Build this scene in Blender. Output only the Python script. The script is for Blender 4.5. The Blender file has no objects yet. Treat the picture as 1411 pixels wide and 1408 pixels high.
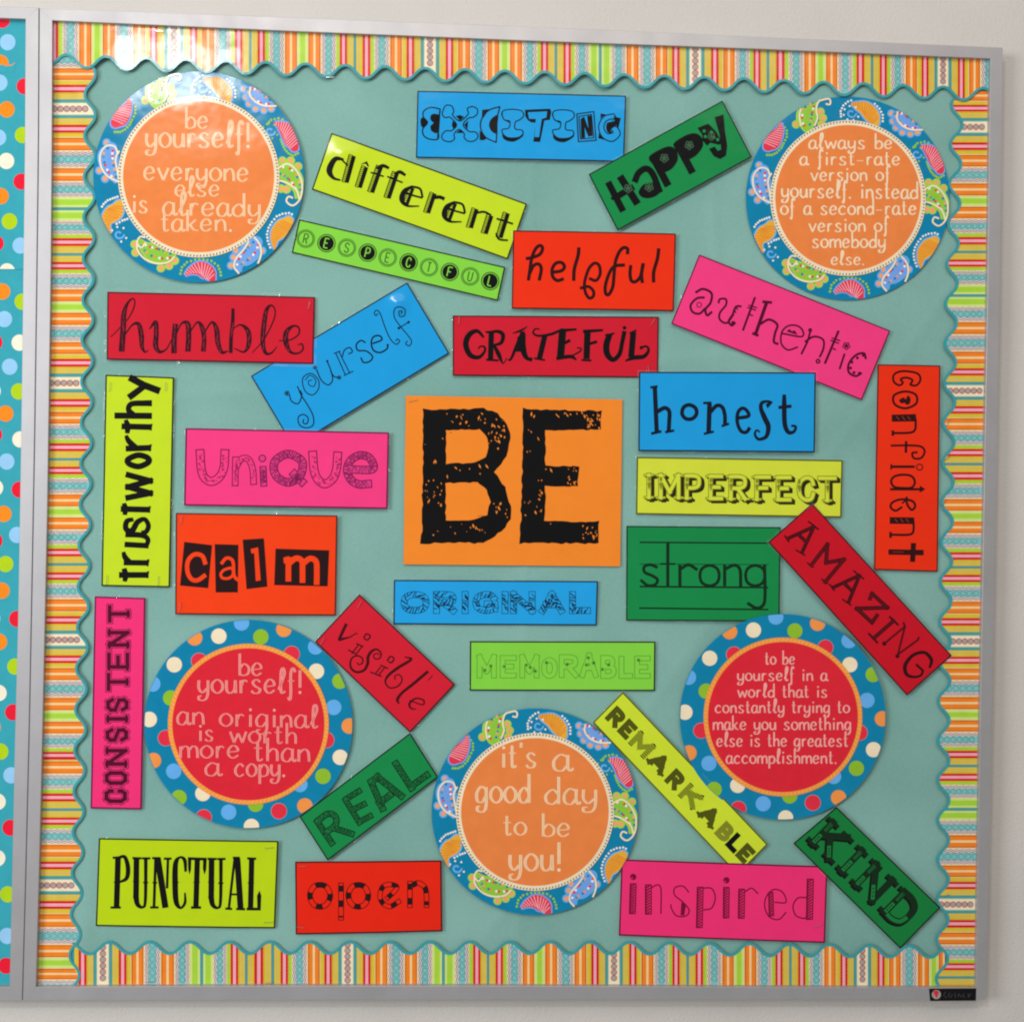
import bpy, bmesh, math, random
from mathutils import Vector, Matrix, Euler
from mathutils.geometry import tessellate_polygon
random.seed(7)
C = bpy.context.scene.collection
sc = bpy.context.scene

# ------------------------------------------------------------------ camera
CAM_LOC = Vector((0.52718, -1.43567, 0.61884))
CAM_ROT = Euler((1.57004, -0.01873, -0.04840), 'XYZ')
FOC = 40.0
cd = bpy.data.cameras.new('camera'); cam = bpy.data.objects.new('camera', cd); C.objects.link(cam)
cam.location = CAM_LOC; cam.rotation_euler = CAM_ROT
cd.lens = FOC; cd.sensor_width = 36; cd.sensor_fit = 'HORIZONTAL'; cd.clip_start = 0.05; cd.clip_end = 60
sc.camera = cam
CM = CAM_ROT.to_matrix(); FP = FOC / 36 * 1411

def ray(px, py):
    return CM @ Vector(((px - 705.5) / FP, -(py - 704) / FP, -1.0))
def at(px, py, y=0.0):
    """point of the plane Y = y on the sight line through photo position (px, py); used to survey the board"""
    d = ray(px, py); k = (y - CAM_LOC.y) / d.y
    return CAM_LOC + d * k

# ------------------------------------------------------------------ light
world = bpy.data.worlds.new('World'); sc.world = world; world.use_nodes = True
bg = world.node_tree.nodes['Background']; bg.inputs[0].default_value = (0.96, 0.92, 0.89, 1); bg.inputs[1].default_value = 0.29
def area(name, loc, target, sx, sy, power, col):
    l = bpy.data.lights.new(name, 'AREA'); l.shape = 'RECTANGLE'; l.size = sx; l.size_y = sy
    l.energy = power; l.color = col
    o = bpy.data.objects.new(name, l); C.objects.link(o); o.location = loc
    o.rotation_euler = (Vector(target) - Vector(loc)).to_track_quat('-Z', 'Y').to_euler()
    return o
# ceiling panel: where the glossy paper at the top left mirrors it
gp = at(240, 84, 0.0); gd = (gp - CAM_LOC).normalized(); gd.y = -gd.y
lamp_loc = gp + gd * 2.9
area('ceiling_lamp', lamp_loc, lamp_loc + Vector((0.05, 0.35, -1)) , 0.30, 0.22, 20, (1.0, 0.98, 0.95))
area('window_light', (-2.3, -2.4, 1.05), (0.3, 0, 0.6), 1.4, 1.2, 66, (0.95, 0.98, 1.0))
area('room_light', (0.7, -2.2, 2.6), (0.6, 0, 0.5), 2.2, 1.2, 26, (1.0, 0.91, 0.82))

sc.view_settings.view_transform = 'Standard'; sc.view_settings.look = 'None'
sc.view_settings.exposure = 0.09; sc.view_settings.gamma = 1.0
sc.cycles.filter_width = 2.1
sc.cycles.max_bounces = 6

# ------------------------------------------------------------------ materials
def lin(c):
    c /= 255.0
    return c / 12.92 if c <= 0.04045 else ((c + 0.055) / 1.055) ** 2.4
MATS = {}
def mat(rgb, rough=0.6, coat=0.42, crough=0.14, noise=0.05, bump=0.0, metal=0.0, nscale=60, lift=1.0, name='print'):
    key = (tuple(rgb), rough, coat, crough, noise, bump, metal, nscale, lift)
    if key in MATS: return MATS[key]
    m = bpy.data.materials.new(name); m.use_nodes = True
    nt = m.node_tree; b = nt.nodes['Principled BSDF']
    col = [min(0.95, lin(v) * lift) for v in rgb]
    if noise > 0:
        tc = nt.nodes.new('ShaderNodeTexCoord'); n = nt.nodes.new('ShaderNodeTexNoise')
        n.inputs['Scale'].default_value = nscale; n.inputs['Detail'].default_value = 5
        n.inputs['Roughness'].default_value = 0.65
        nt.links.new(tc.outputs['Object'], n.inputs['Vector'])
        mr = nt.nodes.new('ShaderNodeMapRange')
        mr.inputs['From Min'].default_value = 0.3; mr.inputs['From Max'].default_value = 0.7
        mr.inputs['To Min'].default_value = 1 - noise; mr.inputs['To Max'].default_value = 1 + noise
        nt.links.new(n.outputs['Fac'], mr.inputs['Value'])
        mx = nt.nodes.new('ShaderNodeVectorMath'); mx.operation = 'SCALE'
        mx.inputs[0].default_value = col
        nt.links.new(mr.outputs['Result'], mx.inputs['Scale'])
        nt.links.new(mx.outputs['Vector'], b.inputs['Base Color'])
    else:
        b.inputs['Base Color'].default_value = (*col, 1)
    b.inputs['Roughness'].default_value = rough
    if coat > 0: b.inputs['Specular IOR Level'].default_value = 0.06
    b.inputs['Coat Weight'].default_value = coat
    b.inputs['Coat Roughness'].default_value = crough
    b.inputs['Metallic'].default_value = metal
    if coat > 0 or bump > 0:
        tc2 = nt.nodes.new('ShaderNodeTexCoord'); n2 = nt.nodes.new('ShaderNodeTexNoise')
        n2.inputs['Scale'].default_value = 26 if coat > 0 else 300; n2.inputs['Detail'].default_value = 2
        nt.links.new(tc2.outputs['Object'], n2.inputs['Vector'])
        bp = nt.nodes.new('ShaderNodeBump'); bp.inputs['Strength'].default_value = 1.0
        bp.inputs['Distance'].default_value = bump if bump > 0 else 0.0007
        nt.links.new(n2.outputs['Fac'], bp.inputs['Height'])
        nt.links.new(bp.outputs['Normal'], b.inputs['Coat Normal' if coat > 0 else 'Normal'])
    MATS[key] = m
    return m

LIFT = 1.12
PAL = dict(
    teal=(45, 150, 160), k=(5, 5, 8), navy=(8, 20, 40), maroon=(44, 5, 8), wine=(78, 0, 36), mag=(148, 14, 78),
    purple=(104, 12, 70), dgreen=(6, 42, 20), olive=(78, 82, 12), lgreen=(72, 136, 42), dred=(62, 3, 14), huk=(46, 6, 22),
    white=(232, 232, 228), cream=(236, 222, 190), pink=(245, 165, 180), red=(204, 24, 34), orange=(240, 128, 34),
    yellow=(214, 188, 56), lime=(164, 208, 60), mauve=(158, 156, 162), aqua=(122, 190, 188), dteal=(78, 148, 152),
    brown=(168, 78, 22), gline=(110, 178, 160), bred=(190, 60, 60), grey=(160, 160, 155),
    ring=(0, 126, 168), disc=(230, 130, 66), rdisc=(216, 34, 52), sky=(96, 170, 232), dot_or=(236, 146, 70),
    dot_gr=(140, 186, 44), dot_red=(222, 44, 66), peach=(252, 214, 180), rose=(248, 164, 158), pgold=(228, 170, 50),
    plime=(140, 196, 60), pblue=(110, 160, 228), scal=(240, 160, 112), pinkred=(222, 52, 72), rim=(56, 152, 160), ringor=(242, 148, 60),
    polka=(52, 160, 176), pk_red=(228, 22, 50), pk_or=(244, 136, 24), pk_gr=(174, 206, 20), pk_bl=(146, 198, 244), pk_cr=(236, 232, 210))
def pm(name):
    return mat(PAL[name], lift=LIFT, noise=0.05)

# ------------------------------------------------------------------ mesh helpers
def new_obj(name, bm, parent=None, mats=()):
    me = bpy.data.meshes.new(name); bm.to_mesh(me); bm.free()
    for m in mats: me.materials.append(m)
    o = bpy.data.objects.new(name, me); C.objects.link(o)
    if parent: o.parent = parent
    return o
def tag(o, label=None, cat=None, group=None, kind=None):
    if label: o['label'] = label
    if cat: o['category'] = cat
    if group: o['group'] = group
    if kind: o['kind'] = kind
    return o
def empty(name, loc, rot=(0, 0, 0)):
    e = bpy.data.objects.new(name, None); C.objects.link(e); e.location = loc; e.rotation_euler = rot
    e.empty_display_size = 0.05
    return e

def catmull(P, closed=False, step=4.0):
    n = len(P); out = []
    if n < 3: 
        return [tuple(p) for p in P]
    rng = range(n) if closed else range(n - 1)
    for i in rng:
        if closed: p0, p1, p2, p3 = P[(i - 1) % n], P[i], P[(i + 1) % n], P[(i + 2) % n]
        else:
            p1, p2 = P[i], P[i + 1]
            p0 = P[i - 1] if i > 0 else [2 * a - b for a, b in zip(p1, p2)]
            p3 = P[i + 2] if i + 2 < n else [2 * a - b for a, b in zip(p2, p1)]
        d = math.hypot(p2[0] - p1[0], p2[1] - p1[1]); m = max(2, min(14, int(d / step)))
        for j in range(m):
            t = j / m
            out.append(tuple(0.5 * (2 * b + (c - a) * t + (2 * a - 5 * b + 4 * c - e) * t * t + (3 * b - a - 3 * c + e) * t ** 3)
                             for a, b, c, e in zip(p0, p1, p2, p3)))
    if not closed: out.append(tuple(P[-1]))
    return out

class Ink:
    """collects flat shapes in drawing coordinates; every shape gets a layer so that nothing is coplanar"""
    def __init__(s): s.f = []; s.n = 0
    def poly(s, pts, col, ph=0):
        pts = [(p[0], p[1]) for p in pts]
        if len(pts) < 3: return
        s.n += 1
        s.f.append(('p', pts, col, ph, s.n))
    def quad(s, q, col, ph, n): s.f.append(('q', q, col, ph, n))
    def ribbon(s, pts, w, col, ph=0, closed=False, cap=0.0, call=False):
        if len(pts) < 2: return
        s.n += 1; n = s.n
        W = [(p[2] if len(p) > 2 else w) for p in pts]
        X = [Vector((p[0], p[1])) for p in pts]
        N = len(X)
        if cap and not closed:
            a = (X[0] - X[1]); b = (X[-1] - X[-2])
            if a.length > 0: X[0] = X[0] + a.normalized() * cap
            if b.length > 0: X[-1] = X[-1] + b.normalized() * cap
        L, R = [], []
        for i in range(N):
            if closed: a, b = X[(i - 1) % N], X[(i + 1) % N]
            else: a, b = X[max(0, i - 1)], X[min(N - 1, i + 1)]
            d = b - a
            if d.length < 1e-6: d = Vector((1, 0))
            d.normalize(); ww = W[i]
            if call: ww *= 0.5 + 0.75 * abs(d.y) ** 1.5
            nn = Vector((-d.y, d.x)) * ww / 2
            L.append(X[i] + nn); R.append(X[i] - nn)
        for i in range(N if closed else N - 1):
            j = (i + 1) % N
            s.quad([L[i], L[j], R[j], R[i]], col, ph, n + (i % 2) * 0.4)
    def line(s, pts, w, col, ph=0, ext=None):
        for i in range(len(pts) - 1):
            e = w * 0.5 if ext is None else ext
            a = Vector(pts[i][:2]); b = Vector(pts[i + 1][:2]); d = (b - a)
            if d.length < 1e-6: continue
            d.normalize(); nn = Vector((-d.y, d.x)) * w / 2
            e0 = e if (i > 0 or ext is not None) else 0; e1 = e if (i < len(pts) - 2 or ext is not None) else 0
            a2 = a - d * e0; b2 = b + d * e1
            s.n += 1; s.quad([a2 + nn, b2 + nn, b2 - nn, a2 - nn], col, ph, s.n)
    def disc(s, x, y, r, col, ph=0, seg=14):
        s.poly([(x + r * math.cos(2 * math.pi * k / seg), y + r * math.sin(2 * math.pi * k / seg)) for k in range(seg)], col, ph)
    def circ(s, x, y, r, w, col, ph=0, seg=20):
        s.ribbon([(x + r * math.cos(2 * math.pi * k / seg), y + r * math.sin(2 * math.pi * k / seg)) for k in range(seg)], w, col, ph, closed=True)
    def build(s, name, parent, to3, disp, base=0.00012, matof=pm, maxlen=0.007, sub=True, skew=None):
        """to3: drawing coords -> local (x, z); disp(x, z) -> height above the cloth (towards the viewer, -y)"""
        bm = bmesh.new(); mats = []; idx = {}
        lay = bm.verts.layers.float.new('h')
        phs = {}
        for t, q, col, ph, n in s.f: phs.setdefault(ph, [9e9, -9e9]); phs[ph][0] = min(phs[ph][0], n); phs[ph][1] = max(phs[ph][1], n)
        off = {}; acc = base
        for ph in sorted(phs):
            off[ph] = (acc, phs[ph][0]); acc += 0.00002 + 0.000003 * min(40, phs[ph][1] - phs[ph][0])
        for t, q, col, ph, n in s.f:
            if col not in idx: idx[col] = len(mats); mats.append(matof(col))
            o0, n0 = off[ph]
            dn = n - n0
            h = o0 + 0.000003 * (dn % 40)
            pts = [to3(p[0], p[1]) for p in q]
            vs = [bm.verts.new((p[0], 0, p[1])) for p in pts]
            for v in vs: v[lay] = h
            if t == 'q': faces = [(0, 1, 2, 3)]
            else: faces = tessellate_polygon([[Vector((p[0], p[1], 0)) for p in pts]])
            for f in faces:
                try: fc = bm.faces.new([vs[k] for k in f])
                except Exception: continue
                fc.material_index = idx[col]
        if sub:
            for _ in range(4):
                es = [e for e in bm.edges if e.calc_length() > maxlen]
                if not es: break
                bmesh.ops.subdivide_edges(bm, edges=es, cuts=1, use_grid_fill=True)
        for v in bm.verts:
            v.co.y = -(disp(v.co.x, v.co.z) + v[lay])
        bm.normal_update()
        fl = [f for f in bm.faces if f.normal.y > 0]
        bmesh.ops.reverse_faces(bm, faces=fl)
        bm.verts.layers.float.remove(lay)
        return new_obj(name, bm, parent, mats)

def P(s_):
    return [tuple(float(v) for v in t.split(',')) for t in s_.split()]

# ------------------------------------------------------------------ stroke language
def draw(ink, spec, ink_col, paper, scale=1.0, tr=None, ph0=0):
    """strokes parted by '|'; first token = kind + width; optional 'k' prefix = paper colour"""
    for st in spec.split('|'):
        st = st.strip()
        if not st: continue
        head, _, rest = st.partition(' ')
        pts = P(rest)
        if tr: pts = [tuple(tr(p[0], p[1])) + tuple(p[2:]) for p in pts]
        col = ink_col; ph = ph0
        if head[0] == 'k': col = paper; head = head[1:]; ph = ph0 + 1
        elif head[0] == '+': head = head[1:]; ph = ph0 + 2
        elif head[0] == '*':
            c2, _, head = head[1:].partition('*'); col = c2; ph = ph0 + 2
        t = head[0]; w = float(head[1:]) * scale if head[1:] else 8
        if t == 'S': ink.ribbon(catmull(pts), w, col, ph, cap=w * 0.2)
        elif t == 'V':
            ink.ribbon(catmull(pts), w, col, ph)
        elif t == 'L': ink.line(pts, w, col, ph)
        elif t == 'O': ink.ribbon(catmull(pts, True), w, col, ph, closed=True)
        elif t == 'Q': ink.line(pts + [pts[0]], w, col, ph, ext=w / 2)
        elif t == 'P': ink.poly(pts, col, ph)
        elif t == 'F': ink.poly(catmull(pts, True), col, ph)
        elif t == 'D': 
            for p in pts: ink.disc(p[0], p[1], w, col, ph)
        elif t == 'R':
            for p in pts: ink.circ(p[0], p[1], w, w * 0.35, col, ph)
        elif t == 'W':   # little five petal flower
            for p in pts:
                for k in range(5):
                    a = k * 1.2566 + 0.3
                    ink.circ(p[0] + w * math.cos(a), p[1] + w * math.sin(a), w * 0.55, w * 0.4, col, ph, 8)
                ink.disc(p[0], p[1], w * 0.45, col, ph, 8)
        elif t == 'B':   # stem, solid on the right and ruled on the left
            a = Vector(pts[0][:2]); b = Vector(pts[1][:2]); d = (b - a).normalized(); nn = Vector((-d.y, d.x))
            if nn.x > 0: nn = -nn           # nn points left
            ink.line([a - nn * w * 0.22, b - nn * w * 0.22], w * 0.56, col, ph)
            ink.line([a + nn * w * 0.46, b + nn * w * 0.46], w * 0.12, col, ph)
            m = int((b - a).length / 11)
            for k in range(m + 1):
                c = a + d * (b - a).length * k / m
                ink.line([c + nn * w * 0.5, c - nn * w * 0.1], 5, col, ph)
        elif t == 'H':   # hatched stem with open outline
            a = Vector(pts[0][:2]); b = Vector(pts[1][:2]); d = (b - a).normalized(); nn = Vector((-d.y, d.x))
            if nn.x > 0: nn = -nn
            for e in (-0.45, 0.45): ink.line([a + nn * w * e, b + nn * w * e], 7, col, ph)
            for q in (a, b): ink.line([q + nn * w / 2, q - nn * w / 2], 7, col, ph)
            ink.line([a + nn * w * 0.36, b + nn * w * 0.36], w * 0.16, col, ph)
            m = int((b - a).length / 17)
            for k in range(m):
                c = a + d * (b - a).length * (k + 0.5) / m
                ink.line([c + nn * w * 0.38 + d * 12, c - nn * w * 0.3 - d * 9], 8.5, col, ph)

# generic letters: drawn in a unit box, y down, 0 = top, 1 = baseline
CAPS = {
 'A': 'L 0,1 0.5,0 1,1|L 0.2,0.64 0.8,0.64', 'B': 'L 0,0 0,1|S 0,0 0.55,0 0.86,0.1 0.86,0.37 0.55,0.48 0,0.48|S 0,0.48 0.6,0.49 0.98,0.6 0.98,0.88 0.6,1 0,1',
 'C': 'S 0.98,0.28 0.85,0.06 0.5,0 0.12,0.16 0,0.5 0.12,0.84 0.5,1 0.85,0.94 0.98,0.72',
 'D': 'L 0,0 0,1|S 0,0 0.5,0 0.9,0.16 1,0.5 0.9,0.84 0.5,1 0,1', 'E': 'L 0,0 0,1|L 1,0 0,0|L 0,0.49 0.78,0.49|L 0,1 1,1',
 'F': 'L 0,0 0,1|L 1,0 0,0|L 0,0.49 0.78,0.49', 'G': 'S 0.95,0.22 0.8,0.04 0.48,0 0.12,0.16 0,0.5 0.12,0.84 0.5,1 0.85,0.94 1,0.8|L 0.6,0.58 1,0.58 1,0.9',
 'I': 'L 0.5,0 0.5,1', 'L': 'L 0,0 0,1|L 0,1 1,1', 'M': 'L 0,1 0,0 0.5,0.75 1,0 1,1', 'N': 'L 0,1 0,0 1,1 1,0',
 'O': 'O 0.5,0 0.88,0.14 1,0.5 0.88,0.86 0.5,1 0.12,0.86 0,0.5 0.12,0.14', 'P': 'L 0,0 0,1|S 0,0 0.6,0 0.96,0.1 0.96,0.42 0.6,0.54 0,0.54',
 'R': 'L 0,0 0,1|S 0,0 0.6,0 0.95,0.1 0.95,0.4 0.6,0.52 0,0.52|L 0.45,0.52 1,1', 'S': 'S 0.95,0.2 0.75,0.03 0.35,0 0.05,0.14 0.1,0.4 0.5,0.5 0.92,0.62 0.95,0.86 0.6,1 0.25,0.98 0.03,0.8',
 'T': 'L 0,0 1,0|L 0.5,0 0.5,1', 'U': 'S 0,0 0.01,0.7 0.2,0.95 0.5,1 0.8,0.95 0.99,0.7 1,0', 'K': 'L 0,0 0,1|L 0.95,0 0.05,0.58|L 0.3,0.4 1,1'}
SERIF = {'A': ((0, 1), (1, 1)), 'E': ((0, 0), (0, 1)), 'F': ((0, 0), (0, 1)), 'I': ((0.5, 0), (0.5, 1)), 'L': ((0, 0), (0, 1)), 'M': ((0, 0), (0, 1), (1, 0), (1, 1)),
         'N': ((0, 0), (0, 1), (1, 0)), 'P': ((0, 0), (0, 1)), 'R': ((0, 0), (0, 1), (1, 1)), 'T': ((0.5, 1),), 'B': ((0, 0), (0, 1)), 'K': ((0, 0), (0, 1), (1, 1), (1, 0))}
LOW = {
 'a': 'S 0.78,0.12 0.4,0 0.06,0.4 0.12,0.9 0.5,1 0.8,0.65|S 0.82,0.02 0.82,0.75 0.95,1 1.12,0.85', 'b': 'L 0.12,-0.8 0.12,1|S 0.12,0.45 0.5,0.05 0.92,0.35 0.85,0.85 0.4,1 0.12,0.85',
 'c': 'S 0.88,0.22 0.5,0 0.1,0.35 0.1,0.75 0.45,1 0.9,0.82', 'd': 'S 0.85,0.35 0.5,0.05 0.08,0.4 0.12,0.85 0.5,1 0.85,0.7|L 0.88,-0.8 0.88,1',
 'e': 'S 0.12,0.52 0.82,0.42 0.72,0.08 0.4,0 0.1,0.35 0.12,0.78 0.45,1 0.88,0.78', 'f': 'S 0.95,-0.55 0.7,-0.85 0.42,-0.45 0.42,1 0.3,1.5 0.1,1.3|L 0.05,0.1 0.85,0.1',
 'g': 'S 0.78,0.12 0.4,0 0.06,0.4 0.12,0.88 0.5,0.95 0.8,0.6|S 0.84,0.02 0.84,1.15 0.6,1.55 0.15,1.5 0.12,1.25 0.35,1.22', 'h': 'L 0.12,-0.8 0.12,1|S 0.12,0.4 0.5,0.05 0.82,0.25 0.86,1',
 'i': 'L 0.5,0.05 0.5,1|D 0.5,-0.35', 'k': 'L 0.12,-0.8 0.12,1|L 0.8,0.05 0.15,0.6|S 0.35,0.45 0.6,0.85 1,0.95',
 'l': 'S 0.1,0.75 0.85,-0.35 0.7,-0.85 0.42,-0.55 0.38,0.65 0.55,1 1.0,0.85', 'm': 'L 0.05,0.05 0.05,1|S 0.05,0.4 0.25,0.05 0.46,0.2 0.5,1|S 0.5,0.4 0.7,0.05 0.92,0.2 0.97,1',
 'n': 'L 0.12,0.05 0.12,1|S 0.12,0.4 0.5,0.05 0.82,0.25 0.9,1', 'o': 'O 0.5,0 0.92,0.3 0.9,0.75 0.5,1 0.1,0.75 0.08,0.3', 'p': 'L 0.12,0.05 0.12,1.6|S 0.12,0.45 0.5,0.05 0.92,0.35 0.85,0.85 0.4,1 0.12,0.85',
 'r': 'L 0.2,0.05 0.2,1|S 0.2,0.5 0.5,0.06 0.9,0.15', 's': 'S 0.85,0.18 0.5,0 0.2,0.2 0.4,0.48 0.8,0.7 0.7,0.97 0.3,1 0.08,0.82', 't': 'S 0.4,-0.5 0.4,0.78 0.58,1 0.9,0.86|L 0.02,0.02 0.85,0.02',
 'u': 'S 0.1,0.05 0.12,0.75 0.4,1 0.78,0.75 0.86,0.05|L 0.86,0.05 0.9,1', 'v': 'L 0.05,0.05 0.5,1 0.95,0.05', 'w': 'L 0.02,0.05 0.25,1 0.5,0.2 0.75,1 0.98,0.05',
 'y': 'S 0.1,0.05 0.1,0.65 0.4,0.95 0.8,0.65|S 0.88,0.05 0.85,1.1 0.6,1.5 0.15,1.5 0.1,1.25 0.35,1.2', '!': 'L 0.5,-0.7 0.5,0.6|D 0.5,0.95', '.': 'D 0.4,0.95', ',': 'D 0.4,0.95', "'": 'L 0.5,-0.7 0.4,-0.35', '-': 'L 0.05,0.5 0.85,0.5'}
ADV = {'m': 1.5, 'w': 1.4, 'i': 0.5, 'l': 0.62, 't': 0.75, 'r': 0.8, 'f': 0.7, ' ': 0.75, '!': 0.4, '.': 0.35, "'": 0.35, ',': 0.35}

def glyph_paths(spec):
    out = []
    for st in spec.split('|'):
        h, _, r = st.partition(' '); out.append((h[0], P(r)))
    return out
def hollow(ink, spec, mp, w, t, out, fill, decor=None, dcol=None, dens=1.0, inner=None, serif=None, sw=1.9, sh=0.45, shadow=None):
    """letter with an outline: dark skeleton below, fill skeleton above; mp maps the unit box to drawing coordinates"""
    paths = glyph_paths(spec)
    segs = []
    for k, pts in paths:
        q = [mp(*p[:2]) for p in pts]
        segs.append((k, q))
    if serif:
        for p in serif:
            a = Vector(mp(*p)); 
            ux = (Vector(mp(1, 0)) - Vector(mp(0, 0))).normalized() 
            segs.append(('s', [tuple(a - ux * w * sw / 2), tuple(a + ux * w * sw / 2)]))
    def lay(width, col, ph, grow=0.0, off=(0, 0)):
        for k, q in segs:
            q = [(p[0] + off[0], p[1] + off[1]) for p in q]
            if k == 'O': ink.ribbon(catmull(q, True), width, col, ph, closed=True)
            elif k == 'S': ink.ribbon(catmull(q), width, col, ph, cap=grow)
            elif k == 's': ink.line(q, w * sh + (width - w), col, ph, ext=(width - w) / 2)
            elif k == 'D': ink.disc(q[0][0], q[0][1], width * 0.55, col, ph)
            else: ink.line(q, width, col, ph, ext=grow)
    g = w * 0.5
    if shadow: lay(w, shadow[2], 0, g, (shadow[0], shadow[1])); lay(w, shadow[2], 0, g, (shadow[0] / 2, shadow[1] / 2))
    lay(w, out, 1, g)
    lay(w - 2 * t, fill, 2, g - t)
    if inner: lay(w - 2 * t - inner[0], inner[1], 3, g - t - inner[0] / 2)
    if decor:
        for k, q in segs:
            if k in 'sD': continue
            pts = catmull(q, k == 'O') if k in 'SO' else q
            if decor == 'band':
                dn = []; cl = k == 'O'
                for i in range(len(pts) - 1 + cl):
                    a = Vector(pts[i][:2]); b = Vector(pts[(i + 1) % len(pts)][:2]); m = max(1, int((b - a).length / 5))
                    dn += [tuple(a.lerp(b, q / m)) for q in range(m)]
                dn.append(tuple(Vector(pts[0 if cl else -1][:2])))
                L_ = 0; run = []; per = w * 2.75; st = w * 0.2
                for q in range(len(dn)):
                    if q: L_ += (Vector(dn[q]) - Vector(dn[q - 1])).length
                    if ((L_ + st) % per) < w * 1.35: run.append(dn[q])
                    elif run:
                        ink.ribbon(run, w - t, dcol or out, 4); run = []
                if len(run) > 1: ink.ribbon(run, w - t, dcol or out, 4)
                continue
            if k in 'SO':
                rs = [pts[0]]; acc_ = 0; stp = w * 0.36 / dens
                for q in range(1, len(pts)):
                    acc_ += (Vector(pts[q][:2]) - Vector(pts[q - 1][:2])).length
                    if acc_ >= stp: rs.append(pts[q]); acc_ = 0
                pts = rs + ([pts[0]] if k == 'O' else [])
            for i in range(len(pts) - 1):
                a = Vector(pts[i][:2]); b = Vector(pts[i + 1][:2]); ln = (b - a).length
                if ln < 1e-3: continue
                d = (b - a) / ln; nn = Vector((-d.y, d.x)); m = 1 if k in 'SO' else max(1, int(ln * dens / (w * 0.30)))
                for j in range(m):
                    c = a + d * ln * (j + random.random() * 0.6 + 0.2) / m; hw = (w - 2 * t) * 0.5
                    if decor == 'zebra':
                        th = w * random.uniform(0.10, 0.20); sl = d * w * random.uniform(0.05, 0.4)
                        e0, e1 = random.choice(((-1, 0.9), (-1, 0.2), (-0.2, 1), (-1, 1)))
                        ink.line([c + nn * hw * e0 + sl, c + nn * hw * e1 - sl], th, dcol or out, 4)
                    elif decor == 'dots':
                        c2 = c + nn * hw * random.uniform(-0.7, 0.7)
                        if random.random() < 0.5: ink.circ(c2[0], c2[1], w * 0.10, w * 0.07, dcol or out, 4, 7)
                        else: ink.disc(c2[0], c2[1], w * 0.07, dcol or out, 4, 6)
                    elif decor == 'hatch':
                        sl = d * w * random.uniform(-0.3, 0.3)
                        ink.line([c + nn * hw * 0.95 + sl, c - nn * hw * 0.95 - sl], w * 0.06, dcol or out, 4)
                    elif decor == 'star':
                        if random.random() < 0.09:
                            c2 = c + nn * hw * random.uniform(-0.9, 0.9)
                            for a_ in (0.2, 1.25, 2.3):
                                v = Vector((math.cos(a_), math.sin(a_))) * w * 0.36
                                ink.line([c2 - v, c2 + v], w * 0.13, dcol or out, 4)
def box(x0, x1, y0, y1, tilt=0.0, base=None):
    return lambda u, v: (x0 + (x1 - x0) * u, y0 + (y1 - y0) * v + tilt * ((x0 + (x1 - x0) * u) - (base or 0)))

# ------------------------------------------------------------------ structure: wall and boards
WALL_Y, CLOTH_Y = 0.024, 0.008
wm = mat((212, 208, 203), rough=0.75, coat=0.0, noise=0.035, bump=0.0006, nscale=5, name='wall_paint')
bm = bmesh.new()
a, b_, c_, d_ = at(-900, -700, WALL_Y), at(2300, -700, WALL_Y), at(2300, 2100, WALL_Y), at(-900, 2100, WALL_Y)
v = [bm.verts.new(p) for p in (d_, c_, b_, a)]; bm.faces.new(v)
for z in (0,):
    pass
wall = new_obj('wall', bm, None, [wm]); tag(wall, kind='structure')

alu = mat((184, 183, 186), rough=0.46, coat=0.0, noise=0.04, bump=0.00002, metal=0.55, nscale=25, name='anodised_aluminium')
_nt = alu.node_tree; _pb = _nt.nodes['Principled BSDF']; _tc = _nt.nodes.new('ShaderNodeTexCoord'); _mp = _nt.nodes.new('ShaderNodeMapping'); _mp.inputs['Scale'].default_value = (6, 40, 3)
_n = _nt.nodes.new('ShaderNodeTexNoise'); _n.inputs['Scale'].default_value = 4; _n.inputs['Detail'].default_value = 7; _r = _nt.nodes.new('ShaderNodeMapRange'); _r.inputs['To Min'].default_value = 0.36; _r.inputs['To Max'].default_value = 0.58
_nt.links.new(_tc.outputs['Object'], _mp.inputs['Vector']); _nt.links.new(_mp.outputs['Vector'], _n.inputs['Vector']); _nt.links.new(_n.outputs['Fac'], _r.inputs['Value']); _nt.links.new(_r.outputs['Result'], _pb.inputs['Roughness'])
seam = mat((40, 40, 42), rough=0.7, coat=0.0, noise=0.0, name='dark_gap')

def pl(pts, t):
    """interpolate along a polyline given as [(key, value)]"""
    if t <= pts[0][0]: i = 0
    elif t >= pts[-1][0]: i = len(pts) - 2
    else:
        for i in range(len(pts) - 1):
            if pts[i][0] <= t <= pts[i + 1][0]: break
    (a, va), (b, vb) = pts[i], pts[i + 1]
    return va + (vb - va) * (t - a) / (b - a)
L_OUT = [(12, 54.3), (200, 53.4), (400, 51.0), (600, 48.2), (800, 44.6), (1000, 40.8), (1200, 36.0), (1378, 31.2)]
L_IN = [(28, 72), (200, 71.2), (370, 69.8), (700, 65), (1030, 57.7), (1200, 53.6), (1359.5, 49.3)]
R_OUT = [(66, 1382), (404, 1377.8), (718, 1371.6), (1038, 1366), (1377, 1358.7)]
R_IN = [(81, 1365), (400, 1361.0), (720, 1355.5), (1040, 1350), (1360.5, 1345.2)]
T_OUT = [(53.7, 12), (300, 20.5), (560, 30.5), (800, 40), (1100, 53.5), (1382, 66)]
T_IN = [(72, 28.4), (400, 43), (720, 56.0), (1040, 67.5), (1365, 81)]
B_OUT = [(30.5, 1378), (700, 1377), (1358.7, 1377)]
B_IN = [(49.3, 1359.5), (360, 1358), (700, 1358), (1020, 1359.5), (1345.2, 1360.5)]

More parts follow.
